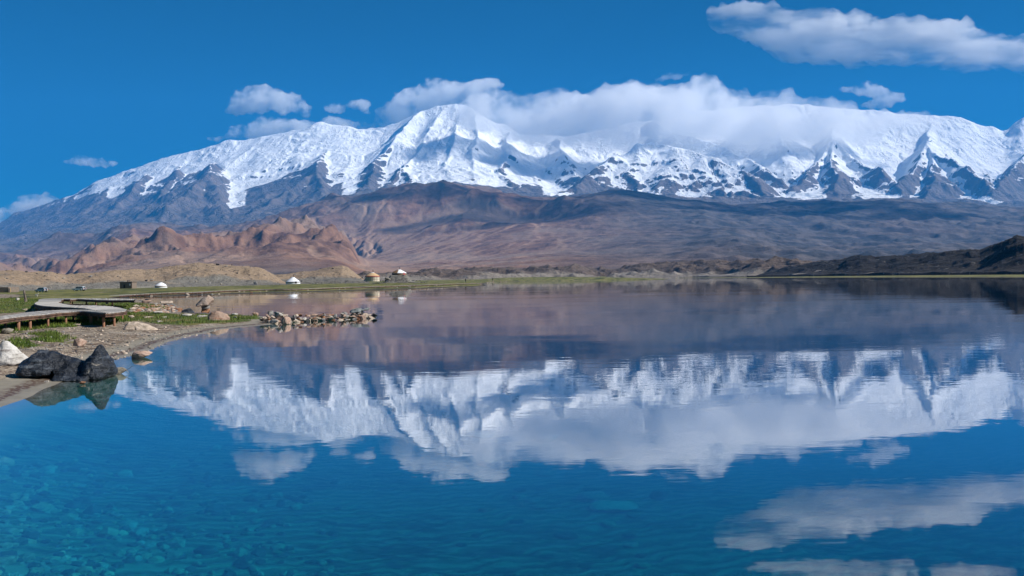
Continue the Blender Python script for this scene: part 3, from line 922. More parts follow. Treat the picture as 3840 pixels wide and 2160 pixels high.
M_SPECK = stone_material("speckled_granite", (.20, .175, .14), (.34, .30, .24), (.10, .09, .075), 6)
M_BOULDER = stone_material("brown_boulder", (.22, .135, .095), (.36, .26, .20), (.30, .13, .07), 1.4)
STONES = [M_PINK, M_PINK, M_TAN, M_TAN, M_PALE, M_RUST, M_GREY, M_TAN, M_PINK, M_DARKR]

def rock_mesh(name, seed, dims=(1, 1, 1), pts=16, sub=2, amp=.05, round_=.25):
    """angular stone: the hull of random points, chamfered and roughened; unit size"""
    rnd = random.Random(seed)
    bm = bmesh.new()
    for _ in range(pts):
        v = Vector((rnd.gauss(0, 1), rnd.gauss(0, 1), rnd.gauss(0, 1))).normalized() * rnd.uniform(.8, 1.0)
        v = Vector([max(-.72, min(.72, q)) for q in v])
        bm.verts.new((v.x * dims[0], v.y * dims[1], v.z * dims[2]))
    r = bmesh.ops.convex_hull(bm, input=bm.verts)
    bmesh.ops.delete(bm, geom=[g for g in r['geom_interior'] if isinstance(g, bmesh.types.BMVert)], context='VERTS')
    bmesh.ops.bevel(bm, geom=list(bm.edges), offset=.07 * round_ * 4, segments=1, profile=.6, affect='EDGES')
    bmesh.ops.triangulate(bm, faces=bm.faces)
    for _ in range(sub):
        bmesh.ops.subdivide_edges(bm, edges=list(bm.edges), cuts=1, use_grid_fill=True)
        bmesh.ops.triangulate(bm, faces=bm.faces)
    o = Vector((seed * 3.1, seed * 1.7, 0))
    for v in bm.verts:
        n = mnoise.fractal(v.co * 2.2 + o, .7, 2.1, 4)
        v.co += v.co.normalized() * n * amp
    me = bpy.data.meshes.new(name)
    bm.to_mesh(me); bm.free()
    return me

ROCKS = [rock_mesh("stone", 20 + i, (1, rng_, rz_), 13 + i % 5, 1, .05) for i, (rng_, rz_) in enumerate([(.8, .55), (.9, .7), (.6, .4), (1, .8), (.7, .3), (.85, .5), (.6, .75), (.9, .35), (.75, .6), (.7, .45)])]
for m in ROCKS: m.materials.append(M_GREY)

def put_rock(name, label, cat, loc, size, mat, seed, rot=None, mesh=None, group=None, sink=.25):
    rnd = random.Random(seed)
    me = (mesh or ROCKS[seed % len(ROCKS)])
    o = bpy.data.objects.new(name, me)
    link(o)
    sx, sy, sz = size if isinstance(size, (tuple, list)) else (size, size, size)
    o.scale = (sx, sy, sz)
    o.rotation_euler = rot if rot is not None else (rnd.uniform(-.25, .25), rnd.uniform(-.25, .25), rnd.uniform(0, 6.28))
    o.location = (loc[0], loc[1], loc[2] + sz * .55 * (1 - sink * 1.6))
    o.material_slots[0].link = 'OBJECT'
    o.material_slots[0].material = mat
    tag(o, label, cat, group)
    return o

def hull_rock(name, label, cat, outlines, depth, thick, voxel, mat, amp, nsc, group=None, lam=None):
    """outlines: lists of (x, y) px outlines of the photograph at that depth; each gives a convex lump; the lumps are fused"""
    bm = bmesh.new()
    c0 = at_depth(*outlines[0][0], depth)
    for k, ol in enumerate(outlines):
        th = thick[k] if isinstance(thick, (list, tuple)) else thick
        P = [at_depth(x, y, depth) - c0 for x, y in ol]
        cen = sum(P, Vector()) / len(P)
        vs = []
        zb = min(a.z for a in P)
        for off, s in ((-.5, .22), (-.34, .58), (-.14, .90), (0, 1.0), (.16, .88), (.36, .55), (.5, .2)):
            for p in P:
                vs.append(bm.verts.new((cen.x + (p.x - cen.x) * (.45 + .55 * s), off * th + (p.x - cen.x) * .10, zb + (p.z - zb) * s)))
        r = bmesh.ops.convex_hull(bm, input=vs)
        dead = [g for g in r['geom_interior'] if isinstance(g, bmesh.types.BMVert)]
        bmesh.ops.delete(bm, geom=dead, context='VERTS')
    me = voxel_union(name, bm, voxel)
    vd = lambda co, sc: np.array([mnoise.voronoi(Vector(q) * sc)[0][0] for q in co])
    displace(me, lambda co, no: n3(co, nsc, 4) * amp * .30 + (vd(co * np.array([1, 1, 1.7]), nsc * 1.1) - .55) * amp * 1.1 + (vd(co, nsc * 3.2) - .5) * amp * .35)
    me.materials.append(mat)
    me.polygons.foreach_set("use_smooth", [True] * len(me.polygons))
    o = link(bpy.data.objects.new(name, me))
    o.location = c0
    tag(o, label, cat, group)
    return o

# --- the black rock at the water's edge
hull_rock("black_rock", "long black rock with a sharp horn at the water's edge, sandy saddle between", "rock",
          [[(84, 1386), (86, 1364), (100, 1345), (122, 1328), (150, 1314), (178, 1311), (205, 1317), (228, 1331), (246, 1352), (250, 1380), (240, 1400), (100, 1400)],
           [(205, 1322), (240, 1341), (270, 1352), (300, 1358), (330, 1352), (350, 1375), (330, 1410), (220, 1408)],
           [(322, 1358), (340, 1340), (352, 1322), (364, 1302), (376, 1294), (386, 1300), (396, 1318), (409, 1346), (421, 1366), (419, 1396), (405, 1416), (365, 1416), (332, 1412)],
           [(225, 1392), (300, 1385), (390, 1395), (400, 1416), (300, 1418), (232, 1412)]],
          23.4, [1.5, 1.0, 1.1, 1.7], .03, M_BLACK, .075, 2.6)
hull_rock("white_rock", "white striped wedge of rock leaning beside the black rock", "rock",
          [[(22, 1372), (20, 1340), (14, 1312), (6, 1292), (10, 1284), (25, 1275), (36, 1280), (46, 1296), (70, 1325), (100, 1344), (98, 1356), (82, 1367)]], 25.6, .8, .03, M_WHITE, .05, 2.5)
# --- boulders on the bank
hull_rock("boulder", "big rounded brown boulder with dark underside on the grassy spit", "boulder",
          [[(780, 1192), (784, 1178), (798, 1168), (812, 1163), (828, 1168), (848, 1178), (860, 1190), (860, 1200), (850, 1208), (825, 1212), (800, 1207)]], 54.5, 1.3, .05, M_BOULDER, .06, 1.6)
hull_rock("boulder", "long pale granite boulder lying on the gravel in front of the boardwalk", "boulder",
          [[(469, 1230), (472, 1218), (486, 1206), (515, 1206), (527, 1212), (528, 1238), (500, 1239), (475, 1235)], [(505, 1208), (528, 1208), (552, 1216), (590, 1232), (592, 1243), (575, 1245), (520, 1240)]], 44.5, [.95, .8], .035, M_TAN, .05, 2.0)
hull_rock("rock", "small dark pointed rock on the gravel between the pale and brown boulders", "rock",
          [[(678, 1237), (690, 1224), (700, 1217), (712, 1216), (722, 1228), (728, 1238), (700, 1240)]], 50.0, .5, .03, M_DARKR, .03, 3)
hull_rock("rock", "blue black angular rock standing at the edge of the inner bay", "rock",
          [[(682, 1178), (682, 1165), (690, 1160), (710, 1155), (716, 1156), (728, 1172), (730, 1178)]], 71.0, .9, .04, M_BLACK, .04, 2.5)
hull_rock("rock", "flat tan slab balanced on the rubble by the inner bay", "rock",
          [[(600, 1130), (604, 1128), (645, 1128), (648, 1132), (646, 1137), (620, 1139), (603, 1137)]], 98.0, .9, .04, M_TAN, .03, 2)
# --- the mushroom stone: tilted slab on two stem stones
MD = 68.0
hull_rock("stem_stone", "rusty lower stem stone carrying the balanced slab", "rock",
          [[(755, 1166), (757, 1158), (784, 1156), (787, 1162), (783, 1171), (775, 1176), (764, 1175), (757, 1171)]], MD, .55, .03, M_RUST, .03, 3)
hull_rock("stem_stone", "dark upper stem stone wedged under the balanced slab", "rock",
          [[(755, 1148), (760, 1143), (784, 1138), (787, 1150), (784, 1157), (758, 1159)]], MD, .5, .03, M_GREY, .03, 3)
hull_rock("balanced_slab", "big tilted layered slab balanced on a stem of two stones", "rock",
          [[(736, 1148), (738, 1140), (748, 1128), (764, 1114), (776, 1108), (782, 1105), (788, 1111), (800, 1119), (800, 1125), (789, 1134), (775, 1141), (752, 1147), (742, 1149)]], MD, 1.3, .03, M_LAYER, .035, 2.4)
hull_rock("rock", "low dark stone in the grass at the foot of the balanced slab", "rock",
          [[(742, 1181), (750, 1174), (764, 1171), (776, 1174), (786, 1180), (770, 1182)]], 66.5, .7, .03, M_DARKR, .03, 3)
# --- turtle shaped stone on its pedestal at the end of the stone causeway
TD = 59.6
hull_rock("turtle_stone", "turtle shaped grey slab with outstretched head on the tip of the causeway", "rock",
          [[(1311, 1168), (1316, 1163), (1322, 1159), (1338, 1155), (1350, 1155), (1360, 1160), (1362, 1166), (1340, 1170), (1314, 1173)],
           [(1348, 1162), (1360, 1160), (1370, 1156), (1380, 1153), (1386, 1153), (1387, 1155), (1378, 1160), (1366, 1165)]], TD, [.9, .35], .022, M_TURTLE, .018, 4)
hull_rock("pedestal_stone", "pale upright block under the turtle shaped slab", "rock",
          [[(1336, 1170), (1362, 1168), (1365, 1178), (1361, 1193), (1345, 1193), (1338, 1184)]], TD, .5, .025, M_TURTLE, .02, 3)
hull_rock("pedestal_stone", "pinkish left block under the turtle shaped slab", "rock",
          [[(1310, 1180), (1322, 1173), (1336, 1171), (1336, 1186), (1334, 1194), (1312, 1193)]], TD, .5, .025, M_PINK, .02, 3)

# --- loose stones near the water, each where the photograph shows it: (x, base y, width px, height px, material, words)
LOOSE = [
    (300, 1300, 52, 20, M_PINK, "pink hump backed stone half buried in the gravel above the black rock"),
    (531, 1341, 86, 18, M_PINK, "flat pink stone lying awash just off the sandy beach"),
    (444, 1402, 58, 20, M_SPECK, "oval speckled stone awash beside the horn of the black rock"),
    (312, 1440, 26, 9, M_RUST, "small orange stone standing alone in the shallow reflection"),
    (172, 1436, 24, 8, M_PALE, "little white stone lying alone on the smooth wet sand"),
    (55, 1396, 40, 12, M_GREY, "grey flat stone at the foot of the white wedge"),
    (98, 1402, 62, 16, M_GREY, "long grey flat stone at the left foot of the black rock"),
    (160, 1412, 68, 16, M_TAN, "long tan stone in the row below the black rock"),
    (122, 1414, 24, 9, M_RUST, "small rusty stone squeezed into the row below the black rock"),
    (213, 1412, 42, 22, M_RUST, "rusty pointed stone in the row below the black rock"),
    (268, 1416, 36, 17, M_TAN, "round tan stone at the waterline below the black rock"),
    (288, 1420, 18, 10, M_RUST, "small cracked orange stone at the waterline below the black rock"),
    (334, 1417, 28, 9, M_TAN, "narrow pale stone under the horn of the black rock"),
    (340, 1402, 36, 18, M_RUST, "reddish stone leaning on the front of the black rock's saddle"),
    (4, 1392, 22, 30, M_TAN, "round tan stone at the far left edge of the beach"),
    (10, 1401, 22, 8, M_TAN, "thin tan stone below the round one at the far left"),
    (27, 1252, 50, 14, M_SPECK, "low grey stone half buried below the end of the boardwalk"),
    (420, 1209, 16, 8, M_PALE, "small white stone in the grass below the boardwalk bend"),
    (405, 1141, 17, 12, M_GREY, "round grey stone under the far arm of the boardwalk"),
    (91, 1165, 22, 6, M_TAN, "flat pale stone on the turf inside the boardwalk bend"),
    (66, 1126, 16, 6, M_PALE, "pale domed stone on the turf beside the wooden post"),
    (700, 1187, 46, 7, M_PALE, "long flat white slab in the grass of the spit"),
    (758, 1190, 40, 6, M_PALE, "low white slab in the grass next to the brown boulder"),
    (594, 1178, 36, 9, M_PALE, "white oblong slab at the edge of the rubble inlet"),
    (614, 1192, 20, 4, M_PALE, "thin pale slab in the turf above the pale boulder"),
    (552, 1193, 44, 4, M_TAN, "thin tan slab in the turf behind the pale boulder"),
    (492, 1193, 24, 7, M_TAN, "rough tan stone beside the end of the boardwalk bend"),
    (550, 1137, 38, 9, M_PINK, "reddish flat slab on the bay shore by the far boardwalk arm"),
    (552, 1130, 20, 7, M_BLACK, "blue grey stone at the edge of the inner bay"),
    (582, 1142, 16, 5, M_PALE, "small bright stone on the bank of the inner bay"),
    (597, 1210, 26, 4, M_PALE, "pale driftwood like stone on the gravel behind the pale boulder"),
    (880, 1183, 28, 6, M_PALE, "flat pale stone on the bay side of the grassy spit"),
    (882, 1194, 16, 5, M_GREY, "small grey stone in the turf of the spit"),
    (290, 1223, 30, 6, M_TAN, "split flat stone on the gravel below the boardwalk"),
]
for i, (x, y, wpx, hpx, mt, lab) in enumerate(LOOSE):
    p = place(x, y) if y < 1330 else place(x, y, 0.0)
    s = wpx / FPX * p.y
    hgt_ = hpx / FPX * p.y
    put_rock("stone", lab, "stone", p, (s / 1.42, s / 1.9, hgt_ / .55), mt, 100 + i * 3, rot=(0, 0, random.Random(i).uniform(-.4, .4)), mesh=[ROCKS[1], ROCKS[3], ROCKS[0], ROCKS[5], ROCKS[8]][i % 5], sink=.3)

# --- the causeway: a heap of single stones running out into the lake
rc = random.Random(5)
A0, A1 = on_level(985, 1213, 0), on_level(1395, 1192, 0)
k = 0
HUE = {M_PINK.name: "pink", M_TAN.name: "tan", M_GREY.name: "grey", M_PALE.name: "whitish", M_RUST.name: "rust red", M_DARKR.name: "dark", M_SPECK.name: "speckled brown"}
def causeway_stone(t, w, z, s, mt, flat=1.0, layer=0, grp="stones heaped along the causeway"):
    global k
    where = "near the grassy root" if t < .25 else ("in the first half" if t < .5 else ("in the second half" if t < .75 else "by the turtle shaped slab"))
    label = ("flat " if flat < .62 else "") + ("large " if s > .38 else ("small " if s < .26 else "")) + HUE[mt.name] + " stone " + ("at the waterline of" if layer == 0 else ("in the middle layer of" if layer == 1 else "on top of")) + " the causeway, " + where
    p = A0.lerp(A1, t)
    wv = Vector((-(A1 - A0).y, (A1 - A0).x, 0)).normalized()
    p = p + wv * w
    o = put_rock("causeway_stone", label, "stone", (p.x, p.y, z), (s, s * rc.uniform(.6, .9), s * flat), mt, 300 + k, group=grp)
    o.rotation_euler = (rc.uniform(-.5, .5), rc.uniform(-.5, .5), rc.uniform(0, 6.28))
    k += 1
    return o
for layer, (n, zz, hw, lo, hi) in enumerate(((84, -.10, 1.25, .16, .50), (58, .14, .75, .16, .46), (26, .36, .4, .18, .42))):
    for i in range(n):
        t = (i + rc.random()) / n
        if t > .93 and layer == 2: continue
        taper = 1 - .45 * t if t < .9 else .5
        causeway_stone(t, rc.uniform(-hw, hw) * taper, zz * (1 - .3 * t), rc.uniform(lo, hi) * (1.15 - .25 * t), rc.choice(STONES), rc.uniform(.5, 1.0), layer)
for x, y, s, mt, fl, lab in ((1073, 1216, .55, M_PINK, 1.1, "tall square pink block at the foot of the causeway, nearest the camera"), (1030, 1214, .42, M_PALE, .9, "pale grey block beside the square pink block of the causeway"),
                             (960, 1184, .45, M_PINK, .8, "pink block at the grassy root of the causeway"), (1012, 1184, .5, M_GREY, 1.3, "pointed grey stone highest at the root of the causeway"),
                             (1035, 1178, .5, M_GREY, .6, "round backed grey stone behind the pointed one at the root of the causeway"),
                             (1404, 1190, .34, M_TAN, .35, "flat tan stone at the very tip of the causeway"), (1392, 1189, .36, M_TAN, .5, "tan stone sloping into the water before the tip of the causeway")):
    p = place(x, y, 0.0)
    put_rock("causeway_stone", lab, "stone", p, (s, s * .8, s * fl), mt, 700 + int(x), group="stones heaped along the causeway")
# rubble on the bay shore (countless small stones)
def pebbles(name, pts, mats_, smin, smax, seed, label, cat):
    rnd = random.Random(seed)
    bm = bmesh.new()
    base = []
    for j in range(5):
        b = bmesh.new(); bmesh.ops.create_icosphere(b, subdivisions=1, radius=1.0)
        for v in b.verts:
            v.co = Vector((v.co.x * rnd.uniform(.7, 1.2), v.co.y * rnd.uniform(.6, 1.1), v.co.z * rnd.uniform(.35, .7)))
        base.append(([v.co.copy() for v in b.verts], [[v.index for v in f.verts] for f in b.faces])); b.free()
    V, Fc, Mi = [], [], []
    for (x, y, z) in pts:
        vs, fs = rnd.choice(base)
        s = rnd.uniform(smin, smax) * (1 + 1.5 * (rnd.random() ** 8))
        a = rnd.uniform(0, 6.28); ca, sa = math.cos(a) * s, math.sin(a) * s
        o = len(V)
        for v in vs: V.append((x + v.x * ca - v.y * sa, y + v.x * sa + v.y * ca, z + v.z * s + s * .1))
        m = rnd.randrange(len(mats_))
        for f in fs: Fc.append([o + q for q in f]); Mi.append(m)
    ob = mesh_obj(name, V, Fc, mats_)
    ob.data.polygons.foreach_set("material_index", Mi)
    tag(ob, label, cat, kind="stuff")
    return ob
def scatter_px(poly, n, seed):
    rnd = random.Random(seed)
    P = np.array(poly, float)
    x0, y0 = P.min(0); x1, y1 = P.max(0)
    pts = []
    X = np.array([rnd.uniform(x0, x1) for _ in range(n * 4)]); Y = np.array([rnd.uniform(y0, y1) for _ in range(n * 4)])
    ok = poly_sd(X, Y, P) > 0
    X, Y = X[ok][:n], Y[ok][:n]
    w = np.array([on_level(a, b, .25)[:] for a, b in zip(X, Y)])
    z, s = ground_field(w[:, 0][None], w[:, 1][None])
    return [(float(a), float(b), float(c)) for a, b, c in zip(w[:, 0], w[:, 1], z[0])]
pebbles("rubble", scatter_px([(480, 1172), (500, 1150), (560, 1140), (640, 1140), (672, 1152), (640, 1164), (600, 1176)], 420, 3), [M_PINK, M_RUST, M_GREY, M_SPECK, M_RUST, M_TAN], .05, .24, 4, "broken reddish rubble on the bay shore", "rubble")
pebbles("gravel", scatter_px([(0, 1262), (200, 1228), (470, 1200), (640, 1216), (900, 1212), (760, 1240), (560, 1295), (430, 1330), (230, 1330), (120, 1310), (0, 1370)], 1700, 5), [M_TAN, M_GREY, M_SPECK, M_DARKR], .012, .05, 6, "small stones strewn over the gravel bank", "gravel")
pebbles("gravel", scatter_px([(480, 1110), (900, 1098), (1300, 1085), (1640, 1076), (1800, 1072), (1640, 1072), (1300, 1082), (900, 1095)], 260, 7), [M_TAN, M_PALE, M_RUST], .10, .32, 8, "stones scattered along the far bank of the bay", "gravel")
pebbles("gravel", scatter_px([(1826, 1060), (1850, 1052), (1900, 1054), (1960, 1053), (1900, 1058)], 90, 9), [M_TAN, M_PINK], .2, .5, 10, "stony landing place on the far shore", "gravel")

# boulders lying on the moraine hills
def surf_pts(H, n, seed, smin, smax):
    X, Y, Zh = H
    rnd = random.Random(seed)
    r, c = X.shape
    out = []
    while len(out) < n:
        i = int(rnd.uniform(.06, .62) * r); j = int(rnd.uniform(.02, .98) * c)
        if Zh[i, j] > 1.5:
            out.append((X[i, j], Y[i, j], Zh[i, j], rnd.uniform(smin, smax) * (1 + 1.6 * rnd.random() ** 6)))
    return out
def hill_label(x, y, z, s, mt, first):
    col = px_col(x, y)
    hgt = "high on" if z > (9 if col > 580 else 6) else ("half way up" if z > 4 else "low on")
    if first:
        w = "above the ruined wall" if col < 110 else ("behind the silver car" if col < 240 else ("behind the white car" if col < 400 else ("above the stone hut" if col < 540 else ("above the dome yurt" if col < 700 else ("on its highest part" if col < 880 else "on its steep end")))))
        h = "the larger moraine hill"
    else:
        w = "towards the white tent yurt" if col < 1180 else ("under its summit" if col < 1300 else "towards the decorated yurt")
        h = "the smaller moraine hill"
    return ("big " if s > .9 else ("small " if s < .5 else "")) + HUE[mt.name] + " boulder " + hgt + " " + h + ", " + w
for i, (x, y, z, s) in enumerate(surf_pts(H1, 150, 3, .4, 1.0)):
    put_rock("moraine_boulder", hill_label(x, y, z, s, [M_DARKR, M_GREY, M_SPECK][i % 3], True), "boulder", (x, y, z), (s, s * .8, s * .9), [M_DARKR, M_GREY, M_SPECK][i % 3], 900 + i, group="boulders strewn over the larger moraine hill")
for i, (x, y, z, s) in enumerate(surf_pts(H2, 40, 4, .5, 1.1)):
    put_rock("moraine_boulder", hill_label(x, y, z, s, [M_DARKR, M_GREY, M_SPECK][i % 3], False), "boulder", (x, y, z), (s, s * .8, s * .9), [M_DARKR, M_GREY, M_SPECK][i % 3], 1200 + i, group="boulders strewn over the smaller moraine hill")
for (x, y, d, s, lab) in ((818, 996, 572, 2.1, "big dark boulder standing out on the crest of the larger moraine hill"), (509, 1016, 535, 1.7, "squat dark boulder on the crest above the stone hut"), (48, 1019, 434, 1.1, "lone dark boulder on the crest above the ruined wall"),
                          (1238, 1028, 655, 2.6, "big dark boulder half way up the smaller moraine hill")):
    p = at_depth(x, y, d)
    put_rock("moraine_boulder", lab, "boulder", p, (s, s * .9, s * .9), M_DARKR, int(x), sink=.1)

# ================================================================== STONES AND WEED ON THE LAKE BED
BED = [(1836, 1749, 95, 20, M_SPECK, "long dim boulder under water below the cloud reflection"), (2041, 1788, 75, 14, M_SPECK, "flat stone under water right of the long dim boulder"),
       (2214, 1841, 52, 10, M_DARKR, "small dark sunken stone above the two broad sunken boulders"), (1946, 1846, 55, 12, M_DARKR, "dark sunken stone above the sunken cluster"),
       (1951, 1875, 65, 16, M_PINK, "reddish sunken stone leading the sunken cluster"), (1993, 1888, 60, 16, M_SPECK, "brown sunken stone in the middle of the sunken cluster"),
       (2025, 1909, 60, 18, M_SPECK, "brown sunken stone at the right end of the sunken cluster"), (1962, 1904, 42, 18, M_SPECK, "rounded sunken stone in the sunken cluster"),
       (1826, 1919, 72, 12, M_RUST, "narrow rusty sunken stone left of the sunken cluster"), (2224, 1880, 120, 26, M_SPECK, "broad sunken boulder above the broadest one"),
       (2308, 1914, 180, 32, M_TAN, "broadest tan sunken boulder in the middle of the lake bed"), (2371, 1943, 60, 18, M_SPECK, "small sunken stone touching the broadest boulder's right end"),
       (2481, 1875, 90, 34, M_DARKR, "dark round sunken boulder standing apart on the right"), (2282, 1980, 60, 16, M_PINK, "reddish sunken stone below the broadest boulder"),
       (2361, 2022, 56, 12, M_DARKR, "dark sunken stone, uppermost of the lower right row"), (2366, 2053, 60, 18, M_PINK, "reddish sunken stone, second of the lower right row"),
       (2408, 2098, 56, 12, M_DARKR, "dark sunken stone, third of the lower right row"), (2408, 2128, 60, 16, M_PINK, "reddish sunken stone, lowest of the lower right row"),
       (1905, 1668, 50, 12, M_PINK, "pinkish sunken stone inside the cloud reflection"), (1800, 1640, 110, 16, M_PALE, "pale sunken slab inside the cloud reflection"), (2060, 1652, 120, 20, M_PALE, "broad pale sunken slab right of the pinkish stone"),
       (1730, 2050, 44, 9, M_DARKR, "thin dark sunken stone left of the ripple marks"), (1940, 1962, 60, 9, M_DARKR, "thin dark sunken stone under the sunken cluster"), (2090, 1978, 64, 9, M_SPECK, "thin brown sunken stone between cluster and lower row"),
       (1790, 2014, 50, 9, M_DARKR, "thin dark sunken stone low in the middle of the picture"), (2120, 2014, 90, 8, M_DARKR, "long thin sunken stone low in the middle of the picture"), (2050, 2090, 60, 9, M_DARKR, "thin dark sunken stone at the bottom centre"), (2190, 2138, 56, 9, M_DARKR, "thin dark sunken stone at the bottom edge")]
for i, (x, y, wpx, hpx, mt, lab) in enumerate(BED):
    p = place(x, y)
    s = wpx / FPX * p.y * 1.05
    put_rock("sunken_stone", lab, "stone", p, (s / 1.42, s / 1.8, max(hpx / FPX * p.y / .8, s * .16)), mt, 2000 + i, rot=(0, 0, random.Random(i).uniform(-.3, .3)), mesh=[ROCKS[1], ROCKS[3], ROCKS[5], ROCKS[8]][i % 4])
def bed_scatter(poly, n, seed):
    rnd = np.random.default_rng(seed)
    P = np.array(poly, float)
    x0, y0 = P.min(0); x1, y1 = P.max(0)
    X = rnd.uniform(x0, x1, n * 4); Y = rnd.uniform(y0, y1, n * 4)
    ok = (poly_sd(X, Y, P) > 0) & (fbm(X[None] / 210, Y[None] / 60, 3)[0] > -.12)
    X, Y = X[ok][:n], Y[ok][:n]
    return [tuple(place(float(a), float(b))) for a, b in zip(X, Y)]
def flat_pebbles(name, pts, mats_, smin, smax, seed, label):
    ob = pebbles(name, pts, mats_, smin, smax, seed, label, "pebbles")
pebbles("sunken_pebbles", bed_scatter([(-60, 1700), (260, 1640), (520, 1800), (700, 1960), (620, 2180), (-60, 2180)], 520, 2), [M_DARKR, M_SPECK, M_PINK, M_GREY, M_DARKR], .02, .085, 12, "stones covering the shallow lake bed on the left", "pebbles")
pebbles("sunken_pebbles", bed_scatter([(560, 1780), (900, 1640), (1300, 1800), (1240, 2180), (620, 2180)], 260, 3), [M_DARKR, M_DARKR, M_SPECK], .03, .09, 14, "dark stones and weed on the lake bed", "pebbles")
# ================================================================== BOARDWALK
def wood_material(name, c1, c2, rough=.85):
    t = NT(name)
    tc = t.new('TexCoord').outputs['Object']
    n1 = t.noise(t.mapping(tc, (1.3, 1.3, 1.3)), 1.0, 5, .65)
    n2 = t.noise(tc, 9.0, 4, .7)
    c = t.mix(t.ss(n1, .35, .65), c1, c2)
    c = t.mix(t.math('MULTIPLY', t.ss(n2, .55, .7), .5), c, (c1[0] * .4, c1[1] * .4, c1[2] * .4))
    t.surf(c, rough, t.bump(t.math('MULTIPLY', n2, .03), .6, 1.0), .2)
    return t.m
def deck_material():
    t = NT("weathered_planks")
    pos = t.new('NewGeometry')
    isl = pos.outputs['Random Per Island']
    n1 = t.noise(pos.outputs['Position'], .8, 5, .65); n2 = t.noise(pos.outputs['Position'], 7.0, 4, .7)
    c = t.mix(isl, (.27, .25, .225), (.50, .47, .435))
    c = t.mix(t.math('MULTIPLY', t.ss(n1, .4, .7), .5), c, (.36, .33, .30))
    c = t.mix(t.math('MULTIPLY', t.ss(n2, .55, .7), .5), c, (.14, .12, .10))
    t.surf(c, .85, t.bump(t.math('MULTIPLY', n2, .03), .6, 1.0), .2)
    return t.m
M_DECK = deck_material()
M_BARK = wood_material("bark_logs", (.045, .028, .020), (.135, .075, .050))
M_POST = wood_material("peeled_posts", (.22, .095, .055), (.42, .24, .15))
M_OLDW = wood_material("old_wood", (.10, .08, .065), (.24, .20, .165))

def catmull(P, n):
    P = [np.array(p, float) for p in P]
    P = [2 * P[0] - P[1]] + P + [2 * P[-1] - P[-2]]
    out = []
    for i in range(1, len(P) - 2):
        for j in range(n):
            t = j / n
            a, b, c, d = P[i - 1], P[i], P[i + 1], P[i + 2]
            out.append(.5 * ((2 * b) + (c - a) * t + (2 * a - 5 * b + 4 * c - d) * t * t + (3 * b - a - 3 * c + d) * t ** 3))
    out.append(P[-2])
    return out

def empty(name, loc, label, cat, group=None, rz=0.0):
    o = bpy.data.objects.new(name, None)
    o.empty_display_size = .3
    link(o)
    o.location = loc
    o.rotation_euler = (0, 0, rz)
    tag(o, label, cat, group)
    return o

def tube(bm, a, b, r0, r1, n=8):
    a, b = Vector(a), Vector(b)
    d = (b - a).normalized()
    s = d.orthogonal().normalized(); t = d.cross(s)
    ra = [bm.verts.new(a + (s * math.cos(2 * math.pi * i / n) + t * math.sin(2 * math.pi * i / n)) * r0) for i in range(n)]
    rb = [bm.verts.new(b + (s * math.cos(2 * math.pi * i / n) + t * math.sin(2 * math.pi * i / n)) * r1) for i in range(n)]
    for i in range(n):
        bm.faces.new((ra[i], ra[(i + 1) % n], rb[(i + 1) % n], rb[i]))
    bm.faces.new(ra[::-1]); bm.faces.new(rb)

def bx(bm, c, s, rz=0.0):
    m = Matrix.Translation(c) @ Matrix.Rotation(rz, 4, 'Z') @ Matrix.Diagonal((s[0], s[1], s[2], 1))
    bmesh.ops.create_cube(bm, size=1.0, matrix=m)

DECK_Z = 1.14
Z8 = lambda p: (p[0] / 4.954, 1040 + p[1] / 4.954)
PAIRS = [((-700, 885), (-700, 815)), ((-300, 818), (-300, 760)), ((0, 772), (0, 720)), ((440, 714), (280, 684)), ((800, 684), (560, 644)), ((1100, 646), (900, 616)), ((1500, 628), (1250, 600)), ((1750, 642), (1550, 600)), ((2000, 658), (1760, 608)),
         ((2345, 606), (1800, 607)), ((2080, 542), (1700, 596)), ((1700, 521), (1550, 572)), ((1400, 520), (1350, 561)), ((1250, 505), (1000, 542)), ((1120, 480), (760, 523)),
         ((1080, 460), (650, 486)), ((1130, 438), (715, 444)), ((1150, 410), (745, 404)), ((1300, 408), (1000, 389)), ((1500, 404), (1400, 388)), ((1900, 421), (1900, 391)), ((2490, 423), (2500, 401))]
RHE = catmull([on_level(*Z8(a), DECK_Z)[:2] for a, b in PAIRS], 9)
LHE = catmull([on_level(*Z8(b), DECK_Z)[:2] for a, b in PAIRS], 9)
bw = empty("boardwalk", (float(RHE[60][0]), float(RHE[60][1]), .3), "winding plank boardwalk on log posts doubling back over the lakeside turf", "boardwalk")
off = Vector(bw.location)
rb = random.Random(2)
V, Fc = [], []
wob_ = [rb.uniform(-.03, .03) for _ in RHE]
